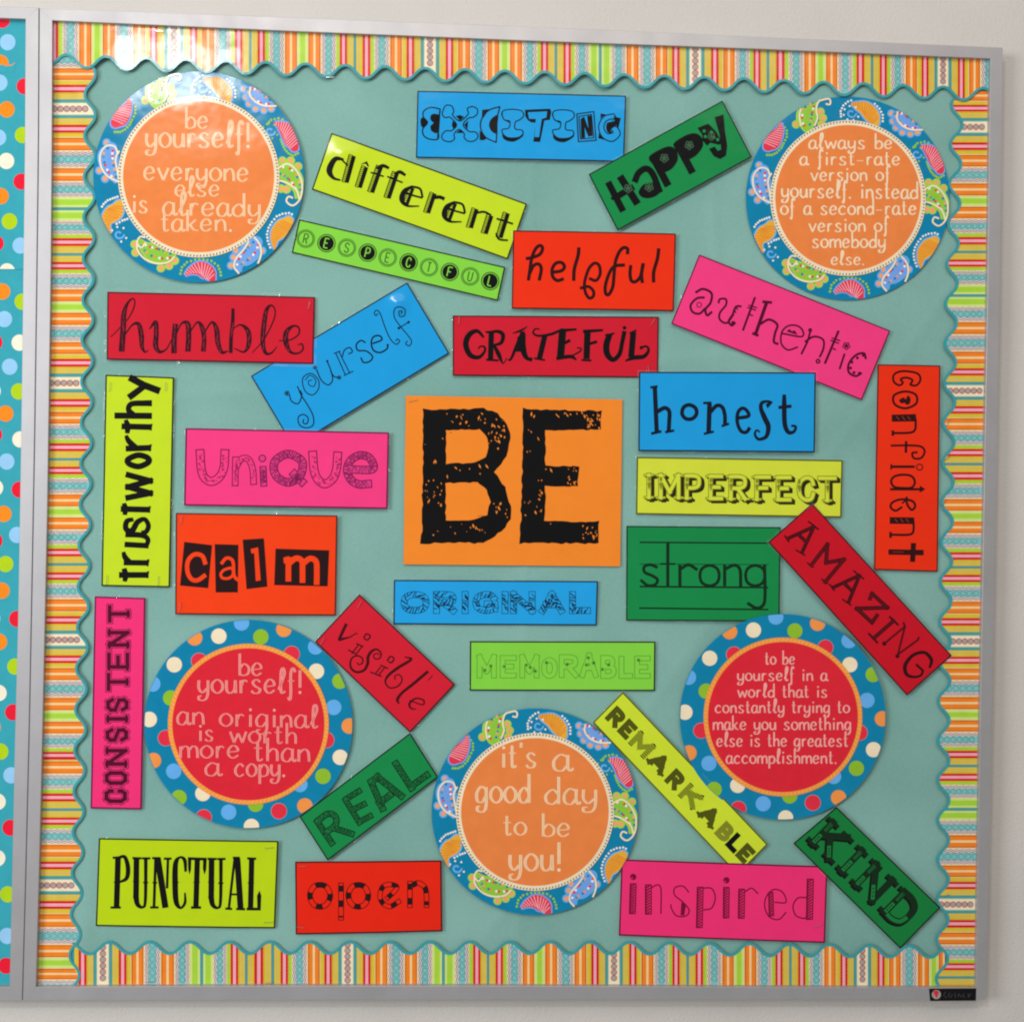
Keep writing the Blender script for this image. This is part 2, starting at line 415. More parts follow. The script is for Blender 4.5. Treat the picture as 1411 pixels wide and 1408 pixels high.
def rail(name, outer, inner, horiz, parent, lo, li, zf=0.0):
    """one frame rail: outer and inner edges surveyed from the photo, mitred ends, rounded front edges"""
    n = 24; bm = bmesh.new(); rows = []
    for i in range(n + 1):
        t = i / n
        to = lo[0] + (lo[1] - lo[0]) * t; ti = li[0] + (li[1] - li[0]) * t
        if horiz: po = (to, pl(outer, to)); pi = (ti, pl(inner, ti))
        else: po = (pl(outer, to), to); pi = (pl(inner, ti), ti)
        A = at(*po, zf); B = at(*pi, zf)
        prof = [(0.0, WALL_Y - 0.0005), (0.0, zf + 0.0006), (0.03, zf), (0.5, zf), (0.985, zf), (1.0, zf + 0.0002), (1.0, CLOTH_Y + 0.001)]
        rows.append([bm.verts.new((A.x + (B.x - A.x) * f, y, A.z + (B.z - A.z) * f)) for f, y in prof])
    for i in range(n):
        for j in range(len(rows[0]) - 1):
            f = bm.faces.new((rows[i][j], rows[i + 1][j], rows[i + 1][j + 1], rows[i][j + 1])); f.smooth = False
    for r in (rows[0], rows[-1]): bm.faces.new(r)
    bmesh.ops.recalc_face_normals(bm, faces=bm.faces)
    return new_obj(name, bm, parent, [alu])

board = empty('bulletin_board', (0, 0, 0))
tag(board, 'large square bulletin board with silver aluminium frame and sea green cloth backing', 'bulletin board')
rail('frame_rail', T_OUT, T_IN, True, board, (54.3, 1382), (72, 1365))
rail('frame_rail', B_OUT, B_IN, True, board, (31.2, 1358.7), (49.3, 1345.2))
rail('frame_rail', L_OUT, L_IN, False, board, (12.2, 1378), (28.6, 1359.4))
rail('frame_rail', R_OUT, R_IN, False, board, (66, 1377), (81, 1360.5))

# cloth: a gently creased sheet
def cloth_h(x, z):
    return (0.0005 * math.sin(x * 9 + 2.2 * math.sin(z * 4)) + 0.0004 * math.sin(z * 13 + x * 5)
            + 0.0010 * math.exp(-((x - 0.06 - 0.02 * math.sin(z * 9)) / 0.010) ** 2) * (0.5 + 0.5 * math.sin(z * 7 + 1)) * (z < 1.1)
            + 0.0007 * math.exp(-((x - 0.90 + 0.05 * z) / 0.006) ** 2) * (z > 0.75) * (z < 1.12) * math.sin((z - 0.75) * 8.4) + 0.0006 * math.exp(-((z - 0.735 - 0.1 * x) / 0.007) ** 2) * (0.5 + 0.5 * math.sin(x * 9))
            + 0.0006 * math.exp(-((x + z * 0.9 - 1.93) / 0.012) ** 2) + 0.0005 * math.exp(-((x - z * 0.7 - 0.52) / 0.009) ** 2)
            + 0.0005 * math.exp(-((x - 0.615) / 0.004) ** 2) + 0.0007 * math.exp(-((x * 0.35 + z - 0.215) / 0.006) ** 2) * (x > 0.45) * (x < 0.8)
            + 0.0006 * math.exp(-((x * 0.5 + z - 0.30) / 0.005) ** 2) * (x > 0.5) * (x < 0.72))
clm = bpy.data.materials.new('sea_green_cloth'); clm.use_nodes = True
nt = clm.node_tree; pb = nt.nodes['Principled BSDF']; pb.inputs['Roughness'].default_value = 0.85
tc = nt.nodes.new('ShaderNodeTexCoord')
n1 = nt.nodes.new('ShaderNodeTexNoise'); n1.inputs['Scale'].default_value = 6; n1.inputs['Detail'].default_value = 8; n1.inputs['Roughness'].default_value = 0.7
n3 = nt.nodes.new('ShaderNodeTexNoise'); n3.inputs['Scale'].default_value = 350; n3.inputs['Detail'].default_value = 2
ad = nt.nodes.new('ShaderNodeMath'); ad.operation = 'MULTIPLY_ADD'; ad.inputs[1].default_value = 0.35
rmp = nt.nodes.new('ShaderNodeValToRGB')
rmp.color_ramp.elements[0].position = 0.45; rmp.color_ramp.elements[0].color = (lin(124) , lin(177), lin(168), 1)
rmp.color_ramp.elements[1].position = 0.9; rmp.color_ramp.elements[1].color = (lin(143), lin(194), lin(185), 1)
nt.links.new(tc.outputs['Object'], n1.inputs['Vector']); nt.links.new(tc.outputs['Object'], n3.inputs['Vector'])
n1.inputs['Roughness'].default_value = 0.45
nt.links.new(n3.outputs['Fac'], ad.inputs[0]); nt.links.new(n1.outputs['Fac'], ad.inputs[2])
nt.links.new(ad.outputs[0], rmp.inputs['Fac']); nt.links.new(rmp.outputs['Color'], pb.inputs['Base Color'])
wx = nt.nodes.new('ShaderNodeTexWave'); wx.inputs['Scale'].default_value = 420; wx.bands_direction = 'X'
wz = nt.nodes.new('ShaderNodeTexWave'); wz.inputs['Scale'].default_value = 420; wz.bands_direction = 'Z'
am = nt.nodes.new('ShaderNodeMath'); bp = nt.nodes.new('ShaderNodeBump'); bp.inputs['Distance'].default_value = 0.0003; bp.inputs['Strength'].default_value = 0.5
for w_ in (wx, wz): nt.links.new(tc.outputs['Object'], w_.inputs['Vector'])
nt.links.new(wx.outputs['Fac'], am.inputs[0]); nt.links.new(wz.outputs['Fac'], am.inputs[1]); nt.links.new(am.outputs[0], bp.inputs['Height'])
nt.links.new(bp.outputs['Normal'], pb.inputs['Normal'])
pb.inputs['Sheen Weight'].default_value = 0.1
bm = bmesh.new(); N = 220; g = []
tl, tr_, br, bl = at(60, 16, CLOTH_Y), at(1374, 72, CLOTH_Y), at(1352, 1369, CLOTH_Y), at(40, 1369, CLOTH_Y)
for j in range(N + 1):
    r = []
    for i in range(N + 1):
        u, v = i / N, j / N
        p = (tl * (1 - u) + tr_ * u) * (1 - v) + (bl * (1 - u) + br * u) * v
        r.append(bm.verts.new((p.x, CLOTH_Y + 0.0018 - 1.5 * cloth_h(p.x, p.z), p.z)))
    g.append(r)
for j in range(N):
    for i in range(N):
        f = bm.faces.new((g[j + 1][i], g[j + 1][i + 1], g[j][i + 1], g[j][i])); f.smooth = True
new_obj('cloth_backing', bm, board, [clm])

# small black maker's sticker on the lower right corner of the frame
ink = Ink()
ink.poly([(1280, 1361.5), (1345, 1361), (1344.5, 1378), (1281.5, 1378.5)], 'k', 0)
ink.disc(1290, 1369.5, 6.4, 'grey', 1)
ink.poly([(1285, 1365.5), (1290, 1363.5), (1294, 1366), (1290.5, 1375)], 'dot_red', 2)
draw(ink, '*mauve*S1 1303,1366 1300,1370 1304,1374|*mauve*S1 1309,1367 1306,1371 1310,1373 1312,1369|*mauve*L1 1316,1367 1316,1374|*mauve*S1 1320,1373 1321,1368 1324,1373|*mauve*S1 1328,1368 1326,1372 1330,1373|*mauve*L1 1334,1368 1334,1373 1338,1368', 'k', 'k')
stk = lambda n: mat((16, 12, 14) if n == 'k' else ((70, 66, 70) if n == 'mauve' else PAL[n]), rough=0.4, coat=0.3, noise=0.0, lift=1.0)
ink.build('maker_sticker', board, lambda x, y: ((lambda p: (p.x, p.z))(at(x, y, 0))), lambda x, z: 0.0003, matof=stk)

# the neighbouring polka dot board at the left
left = empty('polka_dot_board', (0, 0, 0))
tag(left, 'neighbouring bulletin board at the left edge with teal polka dot paper and silver frame', 'bulletin board')
PL_OUT = [(k, v - 0.9) for k, v in L_OUT]
PL_IN = [(24, 35.3), (200, 34.3), (372, 32.2), (560, 29.8), (700, 27.6), (860, 24.8), (1030, 20.4), (1200, 16.9), (1358, 13.4)]
def lrail(o, i, h, lo, li): return rail('frame_rail', o, i, h, left, lo, li)
lrail(PL_OUT, PL_IN, False, (11, 1378), (26.5, 1359.3))
LT_O = [(-420, -6), (53.5, 11)]; LT_I = [(-400, 10), (35.3, 26.5)]
LB_O = [(-440, 1378.5), (30.5, 1378)]; LB_I = [(-440, 1359.5), (13.4, 1359.3)]
lrail(LT_O, LT_I, True, (-420, 53.0), (-405, 35.3)); lrail(LB_O, LB_I, True, (-440, 30.2), (-425, 13.4))
rail('frame_rail', [(-6, -420), (1378.5, -440)], [(10, -405), (1359.5, -425)], False, left, (-6, 1378.5), (10, 1359.5))
# dark strip painted as the shade in the gap between the two frames
ink = Ink()
for i in range(20):
    y0 = 12 + (1378 - 12) * i / 20; y1 = 12 + (1378 - 12) * (i + 1) / 20
    ink.poly([(pl(L_OUT, y0) - 3, y0), (pl(L_OUT, y0) + 3, y0), (pl(L_OUT, y1) + 3, y1), (pl(L_OUT, y1) - 3, y1)], 'gap', 0)
ink.build('joint_gap_shade', left, lambda x, y: ((lambda p: (p.x, p.z))(at(x, y, 0.0))), lambda x, z: -0.0035, matof=lambda n: seam)

PY = CLOTH_Y
def flat(y=PY):
    return lambda a_, b_: ((lambda p: (p.x, p.z))(at(a_, b_, y)))
DOTS = [('pk_red', 3.7, 28.7), ('pk_bl', 11.2, 59.3), ('pk_or', 1.7, 88), ('pk_bl', 0.2, 115), ('pk_red', 34.3, 120), ('pk_or', 10, 151.8), ('pk_bl', -1.5, 190.4), ('pk_gr', 31.8, 187),
 ('pk_cr', 9.5, 222.7), ('pk_red', 29.9, 251), ('pk_or', 2, 271), ('pk_gr', 13.7, 305.6), ('pk_red', -5, 336), ('pk_bl', 28.6, 339), ('pk_cr', 10.4, 374.5)]
DOTS2 = [('pk_or', 3.7, 402), ('pk_gr', 31, 416), ('pk_bl', 6.2, 440), ('pk_red', -7, 472), ('pk_cr', 27, 472.4), ('pk_bl', 13.7, 505.5), ('pk_gr', 26, 539.5), ('pk_cr', -9.5, 539), ('pk_or', 8, 570), ('pk_red', -7.5, 599),
 ('pk_cr', 28, 605.5), ('pk_bl', 9.5, 636), ('pk_red', 27, 674.6), ('pk_cr', -6, 672), ('pk_or', 5.5, 708), ('pk_bl', 23.6, 737), ('pk_red', -7, 745), ('pk_gr', 8, 777), ('pk_or', 3, 813.6), ('pk_red', 23.6, 852.4),
 ('pk_bl', -10, 852), ('pk_or', -0.5, 884), ('pk_gr', 21, 918), ('pk_cr', -1.2, 954.4), ('pk_red', 18, 981), ('pk_or', -9.5, 1001.6), ('pk_gr', 1.2, 1035), ('pk_bl', 15.7, 1067.7), ('pk_cr', -2.5, 1104),
 ('pk_red', 14.4, 1139.8), ('pk_cr', -3, 1181.6), ('pk_gr', 11, 1231.4), ('pk_bl', 10, 1288.6), ('pk_red', 8.7, 1329.7)]
for D, y0, y1, hh, lim in ((DOTS2, 371, 1362, 0.0006, 1362), (DOTS, 18, 376, 0.0014, 371.6)):
    ink = Ink(); M_ = 12
    for i in range(M_):
        ya = y0 + (min(y1, lim) - y0) * i / M_; yb = y0 + (min(y1, lim) - y0) * (i + 1) / M_
        ink.f.append(('q', [(-380, ya), (pl(PL_IN, ya) + 4, ya), (pl(PL_IN, yb) + 4, yb), (-380, yb)], 'polka', 0, 1))
    ink.n = 2
    rr = random.Random(3); cols = ['pk_bl', 'pk_red', 'pk_or', 'pk_gr', 'pk_cr']
    DD = list(D)
    for cx in range(-40, -370, -29):
        for cy in range(int(y0) + 20, int(min(y1, lim)) - 16, 34):
            DD.append((rr.choice(cols), cx + rr.uniform(-5, 5), cy + rr.uniform(-6, 6) + (cx % 2) * 15))
    for c, x, y in DD:
        pts = []
        for k in range(24):
            a_ = k * math.pi / 12; py_ = y + 11.2 * math.sin(a_); px_ = x + 10.8 * math.cos(a_)
            pts.append((px_, min(py_, lim - 0.3)))
        pts = [p for i, p in enumerate(pts) if i == 0 or (abs(p[0] - pts[i - 1][0]) + abs(p[1] - pts[i - 1][1])) > 0.05]
        ink.poly(pts, c, 1)
    if D is DOTS:   # creased flap across one dot
        ink.poly([(-8, 90.5), (13, 90.5), (23, 86), (20, 100), (-8, 102)], 'polka', 2)
        ink.poly([(10, 90), (16, 90.6), (23.5, 86.2), (17, 91.6), (6, 92.5)], 'pk_or', 3)
    ink.build('dotted_paper', left, flat(), lambda x, z, h_=hh: h_ - PY + CLOTH_Y - CLOTH_Y, matof=pm, maxlen=9, base=0.0001)

# ------------------------------------------------------------------ staples
steel = mat((210, 208, 205), rough=0.22, coat=0.0, noise=0.0, metal=1.0, name='staple_steel')
def staple_mesh():
    bm = bmesh.new(); L_, r = 0.0052, 0.00032
    path = [(-L_, 0.0016), (-L_, -0.0002), (-L_ * 0.93, -0.0007), (-L_ * 0.3, -0.0008), (L_ * 0.3, -0.0008), (L_ * 0.93, -0.0007), (L_, -0.0002), (L_, 0.0016)]
    rings = []
    for i, (x, y) in enumerate(path):
        a = Vector(path[max(0, i - 1)]); b = Vector(path[min(len(path) - 1, i + 1)]); d = (b - a).normalized(); n = Vector((-d.y, d.x))
        rings.append([bm.verts.new((x + n.x * r * math.cos(t), y + n.y * r * math.cos(t), r * math.sin(t))) for t in (0.785, 2.356, 3.927, 5.498)])
    for i in range(len(rings) - 1):
        for k in range(4): bm.faces.new((rings[i][k], rings[i + 1][k], rings[i + 1][(k + 1) % 4], rings[i][(k + 1) % 4]))
    bmesh.ops.recalc_face_normals(bm, faces=bm.faces)
    me = bpy.data.meshes.new('staple'); bm.to_mesh(me); bm.free(); me.materials.append(steel); return me
STM = staple_mesh()
def staple(parent, x, y, ang, h):
    h = h * 0.62 + 0.0006
    """x, y: photo position; parent: the sheet it pins"""
    p = at(x, y, CLOTH_Y - h)
    o = bpy.data.objects.new('staple', STM); C.objects.link(o); o.parent = parent
    Mi = (Matrix.Translation(parent.location) @ parent.rotation_euler.to_matrix().to_4x4()).inverted()
    o.location = Mi @ p
    o.rotation_euler = (0, math.radians(-ang) - parent.rotation_euler.y + 0, 0)

film = bpy.data.materials.new('clear_laminate'); film.use_nodes = True
fb = film.node_tree.nodes['Principled BSDF']; fb.inputs['Base Color'].default_value = (0.8, 0.85, 0.85, 1); fb.inputs['Alpha'].default_value = 0.07
fb.inputs['Roughness'].default_value = 0.06; fb.inputs['Specular IOR Level'].default_value = 0.9; fb.inputs['Coat Weight'].default_value = 1.0; fb.inputs['Coat Roughness'].default_value = 0.05

# ------------------------------------------------------------------ word cards
class Card:
    def __init__(s, crop, corners, paper, label, h=0.0024, bow=0.0022, tilt=(0, 0), rip=0.00010, seed=0, border=None, film_w=0.0020, cat='sign', name='word_card', group='word cards pinned on the board', curl=0, swell=None):
        s.x0, s.y0, s.s = crop
        h *= 0.62; s.h, s.bow, s.tilt, s.rip = h, bow * 0.62, tuple(0.62 * q for q in tilt), rip
        s.ph = random.Random(seed).uniform(0, 6)
        s.curl = curl; s.swell = swell; s.sw_ = {}
        s.px = [(s.x0 + float(a) / s.s, s.y0 + float(b) / s.s) for a, b in P(corners)]
        W3 = [at(a, b, CLOTH_Y - h) for a, b in s.px]
        c = sum(W3, Vector()) / 4
        e = (W3[1] - W3[0]) + (W3[2] - W3[3]); s.ang = math.atan2(e.z, e.x)
        s.root = empty(name, (c.x, CLOTH_Y, c.z), (0, -s.ang, 0))
        tag(s.root, label, cat, group)
        s.inv = Matrix.Rotation(s.ang, 3, 'Y'); s.c = c
        s.loc = [s.l3(p) for p in W3]
        s.hw = (abs(s.loc[1][0] - s.loc[0][0]) + abs(s.loc[2][0] - s.loc[3][0])) / 4
        s.hh = (abs(s.loc[1][1] - s.loc[2][1]) + abs(s.loc[0][1] - s.loc[3][1])) / 4
        s.paper = paper
        s.pmat = mat(paper, lift=LIFT, noise=0.03, nscale=30, name='coloured_card')
        s.sheet(border, film_w)
    def l3(s, p):
        q = s.inv @ (p - Vector((s.c.x, p.y, s.c.z)))
        return (q.x, q.z)
    def disp(s, x, z):
        U = max(-1.1, min(1.1, x / s.hw)); V = max(-1.1, min(1.1, z / s.hh))
        d = s.h + s.tilt[0] * U + s.tilt[1] * V + s.bow * (1 - U * U) * (0.35 + 0.65 * V * V * (1 if V < 0 else 0.55))
        d += s.rip * (math.sin(x * 95 + s.ph + 2 * z * 20) + math.sin(x * 47 - z * 60 + s.ph * 2)) + s.curl * max(0.0, (U * U * V * V)) 
        if s.swell:
            for (a, b, am_, r) in s.swell:
                q = s.sw_.get((a, b)) or s.sw_.setdefault((a, b), s.l3(at(a, b, CLOTH_Y - s.h)))
                d += am_ * math.exp(-((x - q[0]) ** 2 + (z - q[1]) ** 2) / (r * r))
        return d
    def to3(s, a, b):
        return s.l3(at(s.x0 + a / s.s, s.y0 + b / s.s, CLOTH_Y - s.h))
    def bil(s, u, v):
        tl, tr, br, bl = [Vector(q) for q in s.loc]
        return (tl * (1 - u) + tr * u) * (1 - v) + (bl * (1 - u) + br * u) * v
    def sheet(s, border, fw):
        nx, nz = (90, 44) if s.swell else (34, 20); bm = bmesh.new(); G = []
        for j in range(nz + 1):
            r = []
            for i in range(nx + 1):
                p = s.bil(i / nx, j / nz); r.append(bm.verts.new((p.x, -s.disp(p.x, p.y), p.y)))
            G.append(r)
        for j in range(nz):
            for i in range(nx):
                f = bm.faces.new((G[j + 1][i], G[j + 1][i + 1], G[j][i + 1], G[j][i])); f.smooth = True
        ring = [G[0][i] for i in range(nx)] + [G[j][nx] for j in range(nz)] + [G[nz][i] for i in range(nx, 0, -1)] + [G[j][0] for j in range(nz, 0, -1)]
        fr_ = [bm.verts.new(v.co) for v in ring]; bk = [bm.verts.new((v.co.x, v.co.y + 0.0004, v.co.z)) for v in ring]
        for i in range(len(ring)):
            j = (i + 1) % len(ring); bm.faces.new((fr_[i], fr_[j], bk[j], bk[i]))
        new_obj('paper_sheet', bm, s.root, [s.pmat])
        if border:
            col, w = border; w *= 0.00092
            ink = Ink(); per = 40; pts = []
            for k in range(4):
                a, b = Vector(s.loc[k]), Vector(s.loc[(k + 1) % 4])
                for i in range(per): pts.append(a.lerp(b, i / per))
            inn = []
            cen = Vector((0, 0)); L4 = [Vector(q) for q in s.loc]
            for k in range(4):
                a, b = L4[k], L4[(k + 1) % 4]; d = (b - a).normalized(); n = Vector((d.y, -d.x))
                if (cen - a).dot(n) < 0: n = -n
                for i in range(per):
                    q = a.lerp(b, i / per) + n * w
                    inn.append(q)
            def inset(k):
                a, b = L4[k], L4[(k + 1) % 4]; z_ = L4[k - 1]
                d1 = (b - a).normalized(); d2 = (z_ - a).normalized(); return a + (d1 + d2) * w
            IC = [inset(k) for k in range(4)]
            for k in range(4):
                a, b = L4[k], L4[(k + 1) % 4]; ia, ib = IC[k], IC[(k + 1) % 4]
                for i in range(per):
                    t0, t1 = i / per, (i + 1) / per
                    ink.f.append(('q', [a.lerp(b, t0), a.lerp(b, t1), ia.lerp(ib, t1), ia.lerp(ib, t0)], col, 0, 0))
            ink.build('border_line', s.root, lambda x, y: (x, y), s.disp, base=0.00006, sub=False)
        if fw:
            bm = bmesh.new(); per = 46; A, B = [], []
            L4 = [Vector(q) for q in s.loc]; rr = random.Random(int(s.ph * 100))
            ks = [rr.uniform(0, 6) for _ in range(6)]
            for k in range(4):
                a, b = L4[k], L4[(k + 1) % 4]; z_ = L4[k - 1]
                d = (b - a).normalized(); n = Vector((d.y, -d.x))
                if (-a).dot(n) > 0: n = -n
                def oc(q, dd1, dd2): return q - (dd1 + dd2) * fw
                ca = a - (d + (z_ - a).normalized()) * fw
                nb = L4[(k + 2) % 4]; cb = b - ((nb - b).normalized() + (a - b).normalized()) * fw
                for i in range(per):
                    t = i / per; p = a.lerp(b, t); q = ca.lerp(cb, t)
                    h0 = s.disp(p.x, p.y)
                    wv = 0.0007 * math.sin(i * 0.31 + ks[k]) + 0.0005 * math.sin(i * 0.83 + ks[k + 1]) - 0.0003
                    A.append(bm.verts.new((p.x, -h0 + 0.00018, p.y))); B.append(bm.verts.new((q.x, -h0 + 0.0006 + wv, q.y)))
            n_ = len(A)
            for i in range(n_):
                f = bm.faces.new((A[i], A[(i + 1) % n_], B[(i + 1) % n_], B[i])); f.smooth = True
            bmesh.ops.recalc_face_normals(bm, faces=bm.faces)
            new_obj('laminate_margin', bm, s.root, [film])
    def matof(s, n):
        return s.pmat if n == 'paper' else pm(n)
    def letter(s, spec, col, name='letter'):
        ink = Ink(); draw(ink, spec, col, 'paper'); ink.build(name, s.root, s.to3, s.disp, matof=s.matof)
    def glyph(s, ch, mp, w, t, out, fill='paper', low=False, name='letter', **kw):
        ink = Ink(); hollow(ink, (LOW if low else CAPS)[ch], mp, w, t, out, fill, **kw)
        ink.build(name, s.root, s.to3, s.disp, matof=s.matof)

def crop(x0, y0, w, ow=1411): return (x0, y0, ow / w)
BLUE, CRIM, ORED, PINK, YG, LGR, GRN, ORG = (22, 152, 218), (200, 24, 46), (232, 46, 10), (250, 58, 128), (190, 216, 34), (128, 208, 66), (14, 134, 70), (255, 134, 40)
exec_order = []

# --- exciting
c = Card(crop(560, 110, 320), '67,68 1335,98 1322,500 58,475', BLUE, 'blue card reading EXCITING in cartoon bone letters, top centre', h=0.0016, bow=0.0012, border=('navy', 1.6), seed=1)
c.letter('F 195,215 160,215 145,240 165,262 150,280 150,310 185,325 200,270|F 88,240 100,232 125,262 112,282 95,290 86,265|S8 205,180 150,170 108,190 102,225 128,262 100,300 105,340 140,362 190,362 192,325 160,312 150,285 175,265 155,250 150,225 165,212 198,215 205,180|L8 205,180 200,215|L8 192,325 190,362|P 196,215 206,215 198,330 186,325', 'k')
c.letter('O7 222,190 240,158 275,162 288,195 280,215 325,252 375,210 370,178 400,165 430,180 430,210 405,230 378,235 345,275 380,315 420,320 435,345 415,372 375,375 350,350 352,330 320,303 290,330 292,360 265,378 225,368 215,340 240,312 275,310 305,275 265,230 235,232 218,212|P 300,222 325,216 352,228 325,250|P 280,250 308,274 285,300 276,280|P 325,305 350,325 300,325|P 350,275 376,250 370,305', 'k')
c.letter('P 445,310 492,356 470,370 445,368|P 460,185 503,180 470,230 458,240|S8 568,165 505,185 462,230 450,290 480,350 545,383|L8 568,165 555,215|L8 550,325 545,383|F 556,215 515,240 502,275 515,312 550,328 554,270', 'k')
def exI(dx, dy):
    f = lambda s_: ' '.join('%g,%g' % (p[0] + dx, p[1] + dy) for p in P(s_))
    return 'F ' + f('582,340 600,368 650,378 700,352 708,330 660,300 600,310') + '|F ' + f('576,215 584,195 600,232 630,262 600,250') + '|kF ' + f('582,215 590,190 640,182 700,192 710,225 680,250 662,258 660,300 700,308 708,330 680,352 620,354 588,332 582,305 622,295 628,255 595,245') + '|+O7 ' + f('582,215 590,190 640,182 700,192 710,225 680,250 662,258 660,300 700,308 708,330 680,352 620,354 588,332 582,305 622,295 628,255 595,245')
c.letter(exI(0, 0), 'k')
c.letter('P 720,185 872,178 880,195 872,245 838,250 812,380 770,378 775,350 785,262 760,262 740,250 722,225|kP 738,200 855,194 850,232 822,240 806,350 778,350 786,240 745,240', 'k')
c.letter(exI(308, 3), 'k')
c.letter('Q7 1035,210 1138,195 1152,370 1045,378|Q6 1048,225 1124,212 1138,355 1057,362|P 1058,240 1080,226 1106,300 1098,222 1122,218 1132,342 1106,348 1082,290 1086,355 1062,358', 'k')
c.letter('P 1180,205 1302,235 1287,300 1250,378 1165,357 1178,280|kS46 1250,232 1205,245 1190,290 1205,335 1245,350 1278,325 1262,300|+S7 1258,208 1200,225 1168,285 1190,350 1250,376 1298,335 1280,290 1250,285|+S7 1250,238 1212,255 1200,295 1222,328 1255,322 1240,300|+S6 1258,208 1270,225 1250,250', 'k')

# --- different
c = Card(crop(420, 170, 320), '162,60 1350,490 1232,828 42,403', YG, 'yellow green card reading different, tilted, below the blue EXCITING card', h=0.0018, bow=0.0018, border=('k', 1.8), seed=2, swell=((476, 214, 0.0026, 0.020),))
for sp in ('B44 290,200 245,360|V9 238,225,12 185,222,30 150,285,38 172,332,20 218,348,10|S10 225,225 262,262', 'B44 365,265 325,390|P 338,252 378,232 392,265 378,262 372,248', 'B44 455,262 400,420|V9 435,275,14 475,260,22 512,275,16|L10 400,300 480,325',
           'B44 552,300 500,455|V9 545,310,14 578,298,22 612,318,16|L10 500,325 595,362', 'V9 650,385,14 605,415,30 590,465,32 622,502,16 695,505,8|S14 650,385 700,400 715,450|L12 615,428 715,455|B36 650,392 612,495',
           'B44 780,425 740,545|S22 790,452 820,450 845,460', 'V9 908,480,14 863,510,30 848,560,32 880,597,16 953,600,8|S14 908,480 958,495 973,545|L12 873,523 973,550|B36 908,487 870,590',
           'B44 1035,520 1000,635|S14 1045,545 1090,540 1130,560|B44 1125,560 1090,670', 'B44 1225,545 1180,695|L12 1165,580 1265,612|S12 1162,670 1180,705 1232,712'):
    c.letter(sp, 'k')

# --- happy
c = Card(crop(800, 130, 240), '65,650 1150,52 1388,510 300,1105', GRN, 'dark green card reading HaPPy in chunky flower letters, overlapping the blue EXCITING card', h=0.0034, bow=0.0012, border=('k', 1.6), seed=3)
fl = '|*dgr2*W22 %d,%d'
PAL['dgr2'] = (60, 92, 66)
c.letter('L54 222,712 345,950|L60 318,665 462,892|L52 262,850 430,750|P 240,842 290,820 290,860 255,858' + fl % (385, 765), 'k')
c.letter('S52 440,705 470,640 530,605 585,650 640,790|F 470,790 515,730 600,720 655,770 620,820 550,845 492,832' + fl % (555, 755), 'k')
c.letter('L60 590,520 710,745|F 553,512 640,450 720,425 775,455 787,530 745,600 690,632 640,645 590,580' + fl % (678, 520), 'k')
c.letter('L60 790,420 908,640|F 752,405 840,340 920,318 975,345 992,415 955,478 905,518 845,535 790,470' + fl % (880, 415), 'k')
c.letter('P 1085,188 1158,165 1170,300 1188,420 1178,500 1130,528 1080,505 1040,445 1085,425 1110,460 1138,450 1125,330|P 945,275 1035,240 1095,300 1150,400 1120,412 1050,395 1025,420 985,375 985,330|kD13 1060,310 1110,370 1010,345 1075,350 1000,300|*dgr2*W20 1060,345', 'k')

# --- respectful
c = Card(crop(390, 290, 320), '98,55 1350,345 1305,550 53,258', LGR, 'lime green narrow card reading RESPECTFUL in round typewriter keys', h=0.0017, bow=0.0014, border=('k', 1.7), seed=4)
cc = [(138, 173), (264, 200), (388, 228), (514, 258), (636, 288), (763, 317), (887, 346), (1013, 375), (1137, 402), (1259, 430)]
PAL['gkey'] = (52, 100, 34)
ca, sa = math.cos(math.radians(13)), math.sin(math.radians(13))
for i, (ch, (x, y)) in enumerate(zip('RESPECTFUL', cc)):
    dark = i % 2 == 1
    ink = Ink()
    w2 = 12 if ch not in 'TL' else 11
    mp = lambda u, v, x=x, y=y, w2=w2: (x + (u - .5) * 2 * w2 * ca - (v - .5) * 58 * sa, y + (u - .5) * 2 * w2 * sa + (v - .5) * 58 * ca)
    if dark:
        ink.circ(x, y, 53, 5, 'k', 0, 32); ink.disc(x, y, 45, 'k', 0, 30)
    else:
        ink.circ(x, y, 54, 4, 'gkey', 0, 32); ink.circ(x, y, 45, 6, 'gkey', 0, 30)
    for k, pts in glyph_paths(CAPS[ch]):
        q = [mp(*p) for p in pts]
        if k == 'S': ink.ribbon(catmull(q), 7, 'paper' if dark else 'gkey', 1)
        else: ink.line(q, 7, 'paper' if dark else 'gkey', 1)
    ink.build('letter', c.root, c.to3, c.disp, matof=c.matof)

# --- helpful
c = Card(crop(690, 300, 250), '97,100 1362,125 1345,728 85,708', ORED, 'orange red card reading helpful in looping handwriting, above the crimson card', h=0.0034, bow=0.0026, border=('maroon', 1.6), seed=5)
for sp in ('S26 215,485 225,420 240,320 270,245 305,218 325,240 305,285 250,310 200,320|S26 222,440 255,375 295,362 315,400 300,485', 'S26 405,425 470,415 495,385 475,352 430,355 400,400 405,460 440,490 485,478',
           'S27 607,238 600,300 572,400 567,488', 'S24 690,475 740,490 772,440 765,375 730,355 690,390 665,450 650,520 660,590 690,628 720,610 718,570 680,538 620,550', 'S26 985,282 985,245 955,235 920,270 890,350 880,450 870,540 840,598 815,590 815,520 850,420 890,378 960,370',
           'S26 1010,375 1005,440 1015,490 1045,500 1085,460 1105,365|S26 1108,360 1095,440 1100,505', 'S27 1228,245 1218,320 1190,420 1188,500'): c.letter(sp, 'maroon')

